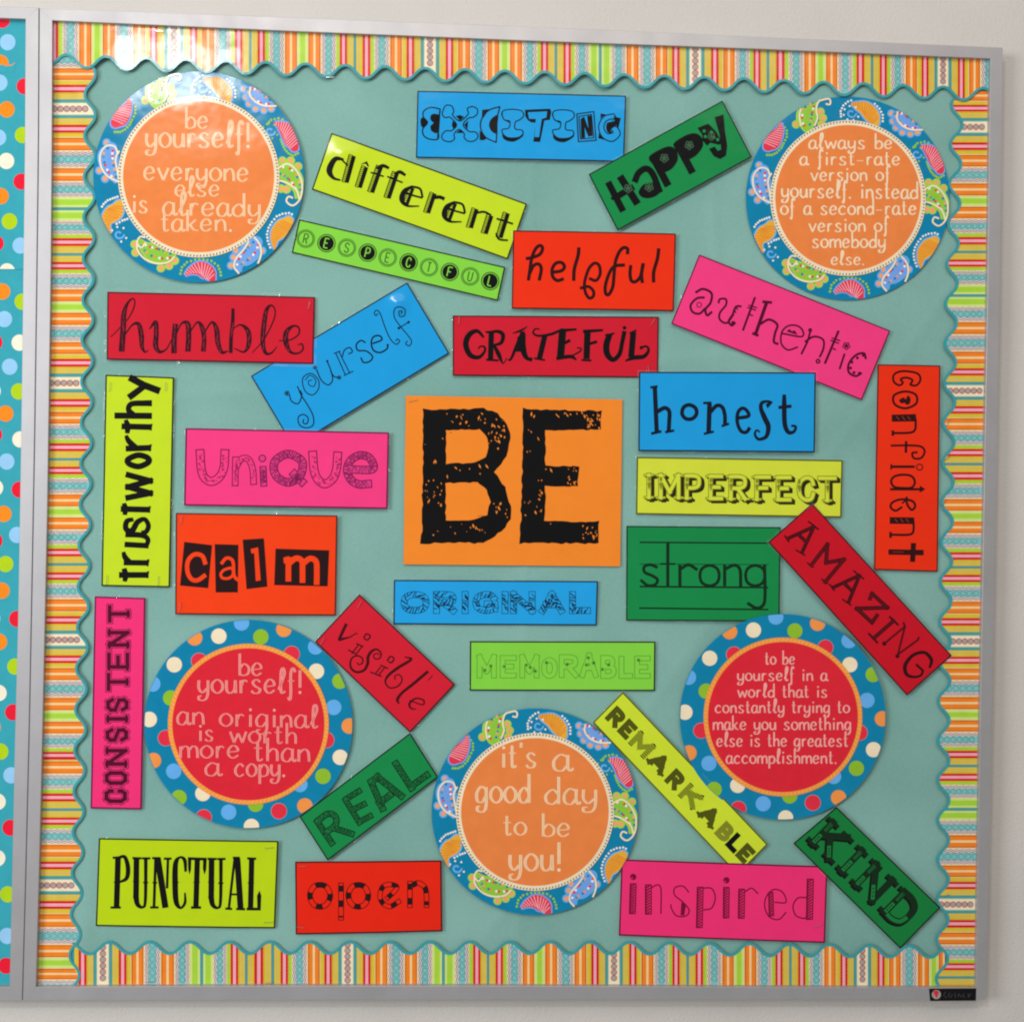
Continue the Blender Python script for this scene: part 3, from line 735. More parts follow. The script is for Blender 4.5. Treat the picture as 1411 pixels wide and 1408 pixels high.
# --- authentic
c = Card(crop(910, 340, 330), '228,47 1355,495 1187,905 63,455', PINK, 'hot pink card reading authentic, tilted, below the upper right paisley circle', h=0.0034, bow=0.0014, border=('wine', 1.6), seed=6, tilt=(-0.0004, 0))
for sp in ('S14 208,270 250,250 300,275 295,330 265,370 275,405 302,385|S13 258,300 215,305 178,345 190,385 230,395 262,365|R14 228,343', 'S12 342,332 350,310 385,310 385,345 350,390 350,430 390,450 430,400|S13 475,352 445,355 425,400 402,440 420,465 440,448|L8 440,350 455,372|L8 428,370 446,390|D12 428,450',
           'L13 557,298 485,495|L8 518,345 568,362|L8 512,358 562,376|L8 525,400 545,408', 'L20 625,330 560,515|L16 600,325 657,330|L16 540,510 577,525|S14 590,455 640,430 688,460 675,510 668,560 692,574',
           'S10 720,512 832,530 835,490 800,465 750,468 715,505 712,570 750,608 808,592|P 742,500 760,485 775,500 790,492 808,520', 'S12 885,490 865,560 830,632|D12 882,492|S12 852,560 905,530 958,548 960,600 938,650|D15 928,675|kD5 928,675',
           'L14 1050,495 968,690|L8 1008,538 1060,555|L8 1002,552 1052,570|L8 1015,600 1035,608', 'L12 1085,630 1055,722|W14 1095,585', 'S13 1210,660 1198,628 1150,640 1110,690 1110,740 1150,762 1185,745|D9 1195,640 1160,655 1128,680 1120,715 1140,742 1172,745'):
    c.letter(sp, 'wine')

# --- yourself
c = Card(crop(340, 380, 290), '28,672 1075,45 1358,520 311,1147', BLUE, 'blue card reading yourself in thin curly letters, half covered by two cards', h=0.0015, bow=0.0012, border=('navy', 1.6), seed=7, swell=((549, 420, 0.0030, 0.0115),))
for sp in ('S8 285,795 300,840 345,857 370,800 358,770|S8 340,742 365,800 410,870 445,940 445,1000 400,1020 355,1000 345,950 380,930 412,955 402,992 378,985 382,962|W11 270,788', 'O7 375,690 430,655 480,700 480,760 440,800 390,770|S6 392,700 425,668 462,700 450,742 418,732 415,705 438,700',
           'S8 468,630 500,700 545,732 575,700 565,640 540,575|S8 562,640 585,675 612,682|W9 458,615 620,683|D8 540,573', 'L7 598,522 660,662|L7 620,512 690,652|L7 585,522 628,505|L7 650,670 715,640|S8 640,545 655,500 690,482 708,510 682,525',
           'S10 795,448 765,435 735,462 745,500 800,505 842,540 828,572 785,582 765,550', 'S11 845,455 905,430 890,403 850,410 835,450 850,500 895,515 940,490 945,465|D8 945,465', 'S7 880,255 865,268 855,250 870,232 895,255 925,340 960,420 1000,460 1025,440 1010,425 1000,438',
           'S7 1035,258 1042,240 1022,242 1025,272 1055,270 1062,232 1030,212 992,225 990,280 1030,340 1080,400 1105,440 1090,470 1066,458 1076,438|L7 1020,352 1085,312|D9 1020,352 1085,312'): c.letter(sp, 'navy')

# --- humble
c = Card(crop(140, 390, 300), '38,58 1383,92 1372,525 33,497', CRIM, 'crimson card reading humble in brushed script, left, with shiny laminate edges', h=0.0032, bow=0.0020, border=('huk', 1.7), seed=8, film_w=0.004)
PAL['scr'] = (150, 30, 52)
def scratch(spec):
    out = spec; rr = random.Random(len(spec))
    for st in spec.split('|'):
        pts = P(st.strip().partition(' ')[2])
        cm_ = catmull(pts)
        for i, p in enumerate(cm_):
            if len(p) > 2 and p[2] > 24 and rr.random() < 0.55 and i + 2 < len(cm_):
                q = cm_[i + 2]; o_ = rr.uniform(-0.28, 0.28) * p[2]
                out += '|*scr*L3.5 %g,%g %g,%g' % (p[0] + o_, p[1], q[0] + o_ * 0.4, q[1] + 6)
    return out
for sp in ('V6 60,350,6 110,300,6 180,220,8 215,140,9 205,102,9 170,130,16 145,200,32 140,300,36 130,445,38|V6 148,340,8 200,272,12 240,268,26 258,340,34 262,410,26 282,448,12 305,435,5',
           'V6 310,300,6 350,255,26 355,330,32 352,410,34 378,447,22 420,430,9 455,370,8|V6 480,265,34 472,350,34 470,457,36', 'V6 485,330,8 520,262,12 558,265,32 565,340,34 560,445,36|V6 572,320,8 622,255,12 652,290,30 665,360,30 660,445,32|V6 668,320,8 715,255,14 745,300,32 755,390,32 782,450,22 822,440,6',
           'V6 852,165,20 850,250,24 840,350,24 838,455,24|V6 848,300,6 900,272,12 948,310,30 955,390,30 925,447,14 860,425,7', 'V6 975,455,5 1050,370,8 1112,250,9 1125,180,9 1100,145,12 1068,180,26 1052,280,32 1045,380,30 1062,452,22 1100,455,12 1138,412,5', 'V6 1148,374,6 1220,370,9 1275,335,10 1278,290,11 1240,280,16 1198,320,32 1195,385,34 1222,445,20 1270,457,12 1305,430,11 1298,396,11 1272,402,7'):
    c.letter(scratch(sp), 'huk')

# --- grateful
c = Card(crop(610, 420, 310), '63,68 1355,76 1350,458 63,445', CRIM, 'crimson card reading GRATEFUL in curly storybook capitals, above the orange centre poster', h=0.0016, bow=0.0012, border=('k', 1.6), seed=9)
for sp in ('V6 258,205,14 215,165,24 165,190,34 145,250,36 172,315,32 225,330,24 262,295,16 262,265,14 235,262,10 222,278,9', 'L34 305,172 300,345|V6 275,175,10 345,168,22 378,190,26 365,240,22 310,255,12|V6 320,250,16 350,310,28 378,368,8 402,335,6|L14 272,345 350,350|L10 268,172 300,168',
           'V6 440,180,6 490,162,14 530,138,6|V6 498,170,16 462,260,20 428,340,16 408,345,9|V6 500,168,30 502,260,40 520,325,30 560,352,14|L14 445,288 510,288|P 470,200 520,180 520,290 455,285|D11 553,340', 'V6 608,155,8 580,152,10 568,178,12 600,195,14 680,185,18 755,152,14|L34 640,195 606,340|L12 572,336 642,348',
           'L46 752,160 738,335|V6 740,162,22 840,155,14|V6 748,250,18 800,222,20|V6 712,338,22 800,325,24 838,345,12|V6 800,325,9 858,295,10 868,275,9 842,270,8', 'L40 908,165 902,340|V6 880,168,22 1005,160,16|V6 905,250,16 968,232,20|L14 870,347 932,350', 'V6 1048,185,36 1027,250,40 1032,310,38 1068,345,30 1108,310,28 1125,240,26 1140,165,28|L12 1018,192 1078,180|D12 1140,145',
           'L38 1195,172 1182,330|V6 1145,352,10 1200,332,28 1260,325,26 1290,290,18 1280,262,14 1242,267,14|D11 1245,270|L12 1172,180 1215,160'): c.letter(sp, 'k')

# --- honest
c = Card(crop(870, 500, 270), '55,65 1328,70 1320,645 50,635', BLUE, 'blue card reading honest, overlapping the crimson and hot pink cards', h=0.0054, bow=0.0028, border=('navy', 1.8), seed=10)
for sp in ('L32 168,172 182,497|L18 136,178 188,170|L20 142,510 216,493|S30 192,348 240,325 272,350 272,420 268,487|L18 242,500 308,487', 'O28 415,303 460,325 468,368 438,402 392,402 365,368 375,322', 'L34 562,295 555,500|L18 516,290 576,288|L18 520,512 592,495|S28 572,350 615,308 655,322 672,380 672,445|L18 648,457 702,438',
           'S26 768,398 842,383 828,342 795,328 765,362 762,430 787,490 825,500 850,470', 'V6 1010,292,26 985,278,18 940,288,26 932,330,30 960,400,38 985,460,36 970,530,28 915,550,22 888,515,18 902,485,14 925,500,12|P 980,330 1020,282 1000,275 965,300', 'V6 1100,228,26 1100,300,34 1104,440,34 1130,500,30 1170,495,22 1182,460,20 1150,452,16|L24 1058,322 1153,312'):
    c.letter(sp, 'navy')

# --- confident
c = Card((1190, 490, 545 / 120), '88,55 480,62 463,1352 65,1340', ORED, 'orange red upright card reading confident downwards, right side', h=0.0017, bow=0.0008, border=('maroon', 1.6), seed=11)
for sp in ('O13 262,98 335,112 355,148 332,185 292,182 305,155 268,138 232,148 245,170 222,186 190,165 186,128 210,105', 'O14 258,225 325,245 328,300 260,330 195,305 190,250|F 222,280 250,262 262,275 276,250 292,268 288,300 268,308 255,295 238,300', 'P 175,370 325,366 332,412 176,414|*brt*L5 205,380 222,402|*brt*L5 240,380 257,402|*brt*L5 275,380 292,402|S14 325,400 322,460 290,482 180,485|L16 182,468 182,502',
           'S13 172,563 300,562 360,570 382,600 360,640 315,642 305,610 335,605|L16 266,535 264,608', 'L16 175,695 320,695|L10 172,678 172,714|R19 350,698', 'O14 300,755 320,790 300,825 240,828 190,820 172,785 195,755 250,745|L15 165,836 355,836|P 352,812 385,836 350,858', 'S14 268,885 272,930 300,965 322,940 300,908 230,900 178,920 170,950 200,970 238,948|L10 262,905 240,925',
           'P 163,1010 315,1012 320,1054 163,1052|*brt*L5 195,1020 212,1042|*brt*L5 230,1020 247,1042|*brt*L5 265,1020 282,1042|S14 312,1042 310,1100 280,1120 165,1120|L16 168,1103 168,1140', 'L34 155,1228 375,1232|L32 312,1172 305,1290|*brt*L4 180,1228 250,1229'):
    PAL.setdefault('brt', (150, 50, 30)); c.letter(sp, 'maroon')

# --- trustworthy
c = Card((130, 500, 4.4), '68,72 483,88 458,1360 43,1352', YG, 'tall yellow green card reading trustworthy upwards, left side', h=0.0018, bow=0.0010, border=('k', 1.9), seed=12)
for sp in ('L36 150,1285 330,1285|V6 180,1245,30 190,1285,36 185,1325,26|P 320,1262 334,1262 326,1306 318,1304', 'L34 178,1210 330,1212|V6 222,1215,34 188,1180,34 176,1145,22|P 320,1190 336,1190 328,1234 318,1232', 'L34 183,1100 330,1108|V6 188,1040,34 290,1045,34 325,1070,30 318,1105,28', 'V6 238,948,24 198,960,32 192,1005,34 228,1018,36 262,965,34 305,948,28 328,985,30 315,1022,30 285,1028,22',
           'L36 160,885 340,890|V6 180,850,26 188,885,36 185,922,26|P 330,868 344,868 336,910 328,908', 'L36 190,675 338,715 205,752 338,790 188,820', 'O36 265,560 322,575 328,602 270,628 212,612 205,585', 'L36 190,520 345,515|V6 255,520,40 210,475,34 192,440,22|P 335,494 350,494 340,538 332,536',
           'L36 165,385 350,390|V6 190,345,24 202,385,38 200,428,26|P 340,370 354,370 346,412 338,410', 'L38 122,320 350,322|V6 238,318,38 208,285,34 225,250,34 300,245,36 350,245,38', 'L42 212,88 300,135 398,172|V6 208,212,40 245,185,40 305,140,36'):
    c.letter(sp, 'k')

# --- unique
c = Card(crop(240, 580, 310), '72,45 1348,72 1338,552 62,530', PINK, 'hot pink card reading UNIQUE in patterned doodle letters, left of the orange centre poster', h=0.0034, bow=0.0016, border=('purple', 2.0), seed=13)
PAL['puf'] = (214, 56, 128)
idm = lambda u, v: (u, v)
c.glyph('X', idm, 1, 1, 'k') if False else None
def custom(c, spec, w, t, out, fill='paper', **kw):
    ink = Ink(); hollow(ink, spec, idm, w, t, out, fill, **kw); ink.build('letter', c.root, c.to3, c.disp, matof=c.matof)
custom(c, 'S 163,205 170,300 190,355 235,380 285,350 312,290 318,205', 56, 6.5, 'purple', decor='dots', dens=2.2)
custom(c, 'L 385,245 383,388|S 388,290 420,240 465,240 492,300 498,380', 42, 6, 'purple', decor='dots', dens=2.2)
custom(c, 'L 558,305 562,390|D 553,235', 44, 6, 'purple', 'puf', decor='hatch', dens=4)
custom(c, 'O 715,208 795,245 805,300 780,355 715,385 650,355 625,300 640,245|L 755,335 800,380', 54, 6, 'purple', 'puf', decor='hatch', dens=4)
custom(c, 'S 870,215 878,310 900,365 945,395 995,362 1018,300 1025,220', 56, 6.5, 'purple', decor='dots', dens=2.2)
custom(c, 'S 1110,305 1245,302 1228,235 1165,215 1105,250 1085,310 1110,370 1160,398 1215,395', 52, 6, 'purple', 'puf', decor='hatch', dens=4)

# --- BE
c = Card(crop(540, 530, 330), '82,65 1358,88 1345,1070 68,1058', ORG, 'large orange centre poster reading BE in scratchy black capitals', h=0.0018, bow=0.0010, seed=14, film_w=0, name='centre_poster', cat='poster', group=None)
def jag(s_, amp=5, step=26, rr=random.Random(5)):
    pts = P(s_); out = []
    for i in range(len(pts)):
        a, b = Vector(pts[i]), Vector(pts[(i + 1) % len(pts)]); m = max(1, int((b - a).length / step))
        for k in range(m):
            q = a.lerp(b, k / m); out.append('%g,%g' % (q.x + rr.uniform(-amp, amp), q.y + rr.uniform(-amp, amp)))
    return ' '.join(out)
def specks(areas, n, rr):
    s_ = ''
    for k in range(n):
        x0, y0, x1, y1 = rr.choice(areas); x, y = rr.uniform(x0, x1), rr.uniform(y0, y1)
        a = rr.uniform(0.7, 2.0); L_, w_ = rr.uniform(5, 17), rr.uniform(2.5, 6.5)
        if rr.random() < 0.55: L_ *= 0.5; w_ *= 0.7
        dx, dy = math.cos(a), math.sin(a)
        pts = [(x + L_ * dx, y + L_ * dy), (x + w_ * dy, y - w_ * dx), (x - L_ * dx, y - L_ * dy), (x - w_ * dy, y + w_ * dx)]
        s_ += '|+P ' + ' '.join('%g,%g' % p for p in pts)
    return s_
rr = random.Random(11)
def be(spec, sp):
    ink = Ink(); draw(ink, spec, 'k', 'paper')
    i2 = Ink(); 
    for st in sp.split('|'):
        if st: ink.poly(P(st.partition(' ')[2]), 'paper', 2)
    ink.build('letter', c.root, c.to3, c.disp, matof=c.matof, maxlen=0.012)
be('P ' + jag('180,138 230,145 400,145 540,140 620,165 680,230 700,320 680,420 600,520 670,600 705,740 700,790 650,860 540,935 400,930 300,930 170,938 175,860 180,600 185,400') + '|kP ' + jag('318,268 520,265 556,300 572,370 555,430 470,462 318,465', 4, 22) + '|kP ' + jag('318,580 500,575 560,620 580,690 560,770 480,795 420,802 318,800', 4, 22),
   specks(((195, 160, 300, 900), (195, 560, 300, 700), (300, 160, 560, 250), (570, 200, 680, 380), (320, 480, 560, 560), (590, 600, 680, 800), (320, 820, 560, 880), (560, 240, 640, 350)), 95, rr))
be('P ' + jag('768,138 880,148 1235,155 1230,268 905,268 905,478 1100,482 1095,600 905,600 900,805 1220,805 1218,935 755,935 765,600 772,400'),
   specks(((790, 160, 890, 420), (930, 165, 1220, 190), (1150, 165, 1225, 260), (900, 490, 1090, 510), (1000, 540, 1085, 590), (860, 560, 885, 800), (900, 815, 1200, 850), (1120, 860, 1210, 915), (780, 650, 880, 780)), 85, rr))
staple(c.root, 540 + 125 / 4.276, 530 + 95 / 4.276, 14, 0.0022)

# --- imperfect
c = Card(crop(860, 620, 320), '77,42 1328,62 1320,410 72,390', (206, 218, 58), 'pale yellow card reading IMPERFECT in shaded circus capitals, under the blue honest card', h=0.0016, bow=0.0012, border=('olive', 1.9), seed=15)
PAL['oliv2'] = (128, 134, 34); PAL['olk'] = (40, 36, 8)
for ch, x0, x1 in (('I', 135, 165), ('M', 222, 330), ('P', 380, 455), ('E', 525, 590), ('R', 648, 735), ('F', 805, 880), ('E', 935, 1005), ('C', 1062, 1150), ('T', 1188, 1280)):
    dy = x0 * 0.018
    if ch == 'T': c_sw = 1.7
    c.glyph(ch, box(x0, x1, 150 + dy, 285 + dy), 30, 5, 'oliv2', 'paper', serif=SERIF.get(ch), sw=2.1, sh=0.55, shadow=(19, 15, 'olk'))
    ink = Ink(); xm = {'I': 150, 'T': 1234}.get(ch, x0)
    ink.poly([(xm - 9, 200 + dy), (xm, 190 + dy), (xm + 9, 200 + dy), (xm, 240 + dy)], 'oliv2', 5)
    ink.poly([(xm - 7, 160 + dy), (xm + 7, 160 + dy), (xm + 5, 185 + dy), (xm - 5, 185 + dy)], 'oliv2', 5)
    ink.build('letter_ornament', c.root, c.to3, c.disp, base=0.0011, matof=c.matof)

# --- calm
c = Card(crop(230, 700, 250), '70,38 1325,58 1313,835 65,825', (240, 62, 14), 'orange red card reading calm in cut out black tiles, left, under the pink UNIQUE card', h=0.0032, bow=0.0022, border=('maroon', 1.6), seed=16, film_w=0.004)
PAL['ctile'] = (34, 12, 14)
for sp in ('P 135,262 352,288 322,622 102,602|kS34 300,432 275,372 215,360 165,410 160,490 190,550 240,560 298,522', 'P 372,280 557,285 552,655 380,655|kS26 425,430 465,388 512,410 520,500 528,535 556,560|kO22 505,468 450,478 420,510 432,542 480,545 515,515', 'P 590,245 755,235 782,610 620,630|kP 652,318 710,305 730,560 692,568 680,350 658,352',
           'P 845,315 1262,328 1250,608 835,598|kL44 945,380 945,570|kP 906,385 950,372 950,430 910,430|kS44 955,425 1005,390 1050,410 1055,480 1055,572|kS44 1065,425 1115,392 1160,415 1166,490 1165,588'): c.letter(sp, 'ctile')

# --- strong
c = Card(crop(850, 710, 240), '78,85 1325,95 1318,858 75,852', GRN, 'green card reading strong on ruled handwriting lines, right of the orange centre poster', h=0.0015, bow=0.0024, border=('dgreen', 1.7), seed=17)
c.letter('L12 185,218 1225,225|L5 185,394 1230,398|L14 185,576 1225,584|L13 180,750 1225,762', 'dgreen', name='ruled_lines')
for sp in ('S24 325,420 272,400 222,415 225,460 285,488 328,520 310,560 250,567 195,525', 'L26 412,222 412,572|L15 352,393 472,393', 'L26 510,400 510,572|S26 520,430 580,400 648,438', 'O24 750,405 810,430 828,487 810,545 750,570 690,545 672,487 690,430', 'L26 872,400 872,572|S26 885,430 950,403 996,440 1002,572', 'O24 1120,405 1180,430 1198,487 1180,545 1120,570 1060,545 1042,487 1060,430|S26 1196,400 1200,640 1185,725 1130,750 1060,712'):
    c.letter(sp, 'dgreen')

# --- original
c = Card(crop(530, 790, 310), '58,40 1338,48 1330,326 55,318', (30, 158, 226), 'blue narrow card reading ORIGINAL in zebra capitals, under the orange centre poster', h=0.0016, bow=0.0012, border=('navy', 1.7), seed=18)
for ch, x0, x1 in (('O', 122, 260), ('R', 325, 430), ('I', 490, 520), ('G', 572, 690), ('I', 740, 770), ('N', 808, 925), ('A', 990, 1108), ('L', 1178, 1272)):
    c.glyph(ch, box(x0, x1, 132, 232), 42, 3.5, 'navy', 'paper', decor='zebra', dens=1.0)

# --- consistent
c = Card((110, 810, 4.4), '90,50 398,60 375,1342 65,1335', (252, 48, 118), 'tall hot pink card reading CONSISTENT upwards in college letters, lower left', h=0.0017, bow=0.0010, border=('purple', 2.0), seed=19)
PAL['cons'] = (80, 0, 36)
for ch, y0, y1 in (('C', 1290, 1228), ('O', 1180, 1120), ('N', 1065, 985), ('S', 920, 858), ('I', 805, 780), ('S', 738, 676), ('T', 612, 525), ('E', 478, 402), ('N', 345, 270), ('T', 198, 115)):
    ln = (1250 - y0) * 0.018
    mp = lambda u, v, y0=y0, y1=y1, ln=ln: (163 + ln + v * 112, y0 + (y1 - y0) * u)
    spec = {'C': 'L 0.98,0.3 0.98,0.18 0.75,0 0.25,0 0,0.2 0,0.8 0.25,1 0.75,1 0.98,0.82 0.98,0.7', 'O': 'L 0.25,0 0.75,0 1,0.2 1,0.8 0.75,1 0.25,1 0,0.8 0,0.2 0.25,0', 'S': 'L 0.98,0.22 0.75,0 0.25,0 0,0.15 0,0.38 0.95,0.6 0.98,0.85 0.75,1 0.25,1 0.02,0.78'}.get(ch, CAPS[ch])
    ink = Ink(); hollow(ink, spec, mp, 40, 4, 'purple', 'paper', inner=(8, 'cons'), serif=SERIF.get(ch), sw=1.6, sh=0.85)
    if ch == 'T': pass
    ink.build('letter', c.root, c.to3, c.disp, matof=c.matof)

# --- visible
c = Card(crop(420, 810, 220), '483,55 1328,852 930,1278 90,475', (206, 26, 48), 'crimson card reading visible, tilted between the calm card and a polka dot circle', h=0.0040, bow=0.0012, border=('k', 1.7), seed=20)
for sp in ('L26 368,315 300,460|V6 298,458,28 400,432,12 452,400,9 465,412,7', 'L11 472,505 415,580|L11 505,515 450,588|L12 455,490 518,518|L12 382,545 452,582|S13 520,440 545,405 578,425 555,458 528,448', 'V6 662,590,9 632,578,9 608,595,10 622,625,12 660,620,12 675,580,14 640,542,16 595,555,22 560,605,26 555,670,26 520,728,22 450,740,20 405,695,18 412,625,15 460,597,14 508,620,13 508,662,12 475,675,10 460,655,8',
           'L11 672,695 628,750|L11 705,705 655,765|L12 668,680 738,712|L12 578,740 680,782|S13 728,642 755,605 788,622 768,658 740,650', 'V6 880,608,8 940,630,22 830,700,26 740,770,24 712,830,15 750,880,13 820,868,13 860,812,12 835,765,11 795,778,10 800,810,9', 'V6 1090,735,26 960,845,26 860,925,24 818,985,26 835,1022,10|*dred*L7 1130,770 1090,815', 'V6 925,992,9 1040,1030,12 1048,990,14 980,975,14 925,1020,20 940,1062,15 985,1070,8'): c.letter(sp, 'dred')

# --- memorable
c = Card(crop(630, 870, 310), '80,60 1243,62 1240,372 78,370', LGR, 'lime green card reading MEMORABLE in faint outlined letters, lower centre', h=0.0017, bow=0.0010, border=('k', 1.8), seed=21)
for ch, x0, x1, y0, y1 in (('M', 140, 230, 160, 275), ('E', 285, 355, 165, 275), ('M', 408, 498, 160, 275), ('O', 545, 612, 178, 278), ('R', 655, 742, 160, 272), ('A', 785, 868, 150, 272), ('B', 915, 980, 165, 278), ('L', 1030, 1085, 170, 278), ('E', 1128, 1195, 168, 278)):
    c.glyph(ch, box(x0, x1, y0, y1), 34, 3.4, 'lgreen', 'paper', decor='star', dcol='gkey', dens=0.7)

# --- real
c = Card(crop(400, 1000, 220), '80,800 1058,60 1308,452 330,1188', GRN, 'green card reading REAL in textured capitals, tilted up to the right under the crimson card', h=0.0026, bow=0.0016, border=('k', 1.7), seed=22)
PAL['rfill'] = (16, 112, 58)
custom(c, 'L 240,845 365,1030|S 250,830 330,775 390,790 408,840 385,890 335,925|L 385,900 540,950', 58, 9, 'dgreen', 'rfill', decor='hatch', dens=2.3, dcol='dgreen')
custom(c, 'L 490,655 610,850|L 500,640 605,575|L 560,735 650,690|L 620,840 705,795', 54, 9, 'dgreen', 'rfill', decor='hatch', dens=2.3, dcol='dgreen')
custom(c, 'L 715,495 815,725|L 770,450 980,615|L 730,480 775,450|L 790,680 880,610', 62, 9, 'dgreen', 'rfill', decor='hatch', dens=2.3, dcol='dgreen')
custom(c, 'L 935,335 1070,545|L 1085,520 1205,435', 62, 9, 'dgreen', 'rfill', decor='hatch', dens=2.3, dcol='dgreen')

# --- remarkable
c = Card(crop(800, 940, 270), '305,68 1348,1165 1131,1385 88,288', (202, 222, 48), 'long narrow yellow card reading REMARKABLE, slanting down between two circles', h=0.0042, bow=0.0004, border=('olive', 1.8), seed=23)
ux, uy = 1043 / 1513.6, 1097 / 1513.6; vx, vy = -217 / 309, 220 / 309
def rk(u, v): return (305 + u * ux + v * vx, 68 + u * uy + v * vy)
for ch, uc, wd, col in (('R', 92, 72, 'olive'), ('E', 212, 58, 'olive'), ('M', 365, 128, 'olk'), ('A', 545, 112, 'olive'), ('R', 712, 72, 'olive'), ('K', 880, 118, 'k'), ('A', 1070, 108, 'olive'), ('B', 1232, 66, 'oliv2'), ('L', 1340, 56, 'k'), ('E', 1445, 56, 'olive')):
    u0 = uc - wd / 2
    mp = lambda u, v, u0=u0, wd=wd: rk(u0 + wd * u, 116 + v * 92)
    ink = Ink()
    hollow(ink, CAPS[ch], mp, 38, 1, col, col, serif=SERIF['A'] if ch == 'A' else None, sw=1.7, sh=0.5)
    if ch in 'MK':
        nl = 8
        for k in range(nl):
            v_ = 102 + 120 * (k + 0.5) / nl
            ink.line([rk(u0 - 28, v_), rk(u0 + wd + 28, v_)], 5.5, 'paper', 4)
    ink.build('letter', c.root, c.to3, c.disp, matof=c.matof)

# --- punctual
c = Card(crop(120, 1140, 280), '82,72 1328,92 1305,698 60,682', (182, 210, 14), 'yellow green card reading PUNCTUAL in tall western capitals, bottom left corner', h=0.0019, bow=0.0012, border=('k', 1.9), seed=24)
def up(dx, dy): 
    f = lambda s_: ' '.join(','.join(['%g' % (p[0] + dx), '%g' % (p[1] + dy)] + ['%g' % q for q in p[2:]]) for p in P(s_))
    return 'L40 ' + f('343,208 340,480') + '|V6 ' + f('338,470,42 352,532,32 388,550,18 405,500,22 408,208,26') + '|L16 ' + f('315,210 380,212') + '|L16 ' + f('383,212 440,212') + '|P ' + f('315,370 365,370 340,410') + '|P ' + f('385,375 428,375 408,408')
for sp in ('L40 215,205 205,552|V6 215,205,14 262,204,26 284,280,32 274,350,28 225,378,14|L16 178,208 242,204|L16 163,553 235,553|P 182,375 232,372 210,410', up(0, 0), 'L20 476,215 465,550|L44 490,208 545,555|L18 562,212 556,420|L16 452,210 508,210|L16 533,214 587,214|L16 438,552 497,552|P 452,375 490,375 470,410',
           'V6 685,305,18 678,225,26 645,205,16 615,250,36 612,400,40 620,515,36 650,555,18 680,520,20 680,450,12|P 590,375 640,375 612,410', 'L38 766,212 756,550|L20 700,213 832,217|P 700,215 725,215 722,290 712,325 702,290|P 806,217 832,217 828,290 816,325 804,285|L18 722,553 792,553|P 736,375 786,375 760,412', up(522, 4),
           'L18 1025,212 985,558|L42 1043,210 1066,560|L14 998,462 1055,462|L16 960,560 1008,562|L16 1035,563 1098,565|L16 1012,208 1060,208', 'L38 1143,212 1135,560|L16 1112,212 1175,215|L20 1108,563 1206,564|P 1182,562 1180,470 1197,435 1210,470 1206,564|P 1112,380 1162,380 1138,412'): c.letter(sp, 'k')

# --- open
c = Card(crop(390, 1170, 240), '98,98 1283,88 1290,662 103,688', (228, 34, 10), 'orange red card reading open in striped rounded letters, bottom left of centre', h=0.0019, bow=0.0016, border=('maroon', 1.9), seed=25)
PAL['opf'] = (190, 30, 14)
KW = dict(decor='band', dens=2.2, dcol='ctile')
custom(c, 'O 300,285 355,305 382,372 355,440 300,462 245,440 218,372 245,305', 46, 6, 'maroon', **KW)
custom(c, 'L 470,290 470,550|O 610,285 665,305 690,372 665,440 610,462 555,440 530,372 555,305', 46, 6, 'maroon', **KW)
custom(c, 'S 850,388 905,335 920,300 870,282 810,300 785,372 810,435 870,460 935,422', 42, 6, 'maroon', **KW)
custom(c, 'L 1028,275 1028,450|S 1045,290 1095,270 1148,305 1162,375 1162,450', 44, 6, 'maroon', **KW)

# --- inspired
c = Card(crop(840, 1170, 310), '75,62 1365,105 1350,585 58,540', (250, 46, 116), 'hot pink card reading inspired, bottom right of centre', h=0.0040, bow=0.0008, border=('wine', 1.9), seed=26, tilt=(0.0008, 0))
PAL['insp'] = (118, 0, 46)
for sp in ('H40 148,215 143,402|D20 148,172|kD5 140,180', 'H40 243,222 243,405|S8 265,238 300,222 322,250 322,402', 'S8 497,268 460,230 410,240 408,285 460,330 498,378 480,415 420,415 388,370 385,345|P 450,330 478,350 468,412 445,412', 'H40 568,236 562,488|S8 590,240 640,245 662,300 640,365 590,378', 'H38 732,237 730,428|D20 732,192|kD5 724,200',
           'H40 828,248 825,430|S8 850,262 890,242 930,275', 'S8 1035,330 1105,330 1085,268 1030,250 985,290 972,355 1000,420 1060,437 1106,393|H30 1010,268 1014,415', 'H42 1258,185 1252,436|S8 1232,300 1180,303 1150,350 1165,410 1212,430 1235,425'): c.letter(sp, 'insp')

# --- kind
c = Card(crop(1080, 1100, 230), '445,68 1325,920 985,1268 80,378', (12, 122, 56), 'dark green card reading KIND in fat circus letters, lower right corner', h=0.0048, bow=0.0010, border=('k', 1.8), seed=27)
PAL['kg'] = (8, 40, 18); PAL['kl'] = (20, 140, 62)
def kd(u, v):   # along the word, across the word
    return (445 + u * 0.7185 - v * 0.700, 68 + u * 0.6955 + v * 0.714)
SK = {'K': ('L 0,0 0,1|L 0.92,0.02 0.12,0.55|L 0.34,0.42 0.98,1', ((0, 0), (0, 1), (0.98, 1), (0.92, 0)), 'L 0,0.6 0,0.98|L 0.6,0.68 0.95,0.98'),
      'I': ('L 0.5,0 0.5,1', ((0.5, 0), (0.5, 1)), 'L 0.5,0.52 0.5,0.98'), 'N': ('L 0,1 0,0|L 0,0 1,1|L 1,1 1,0', ((0, 0), (0, 1), (1, 0)), 'L 0,0.6 0,0.98|L 0.55,0.58 0.98,0.98'),
      'D': ('L 0,0 0,1|S 0,0 0.5,0 0.9,0.16 1,0.5 0.9,0.84 0.5,1 0,1', ((0, 0), (0, 1)), 'L 0,0.55 0,0.98|S 0.98,0.58 0.86,0.86 0.5,0.99 0.12,0.99')}
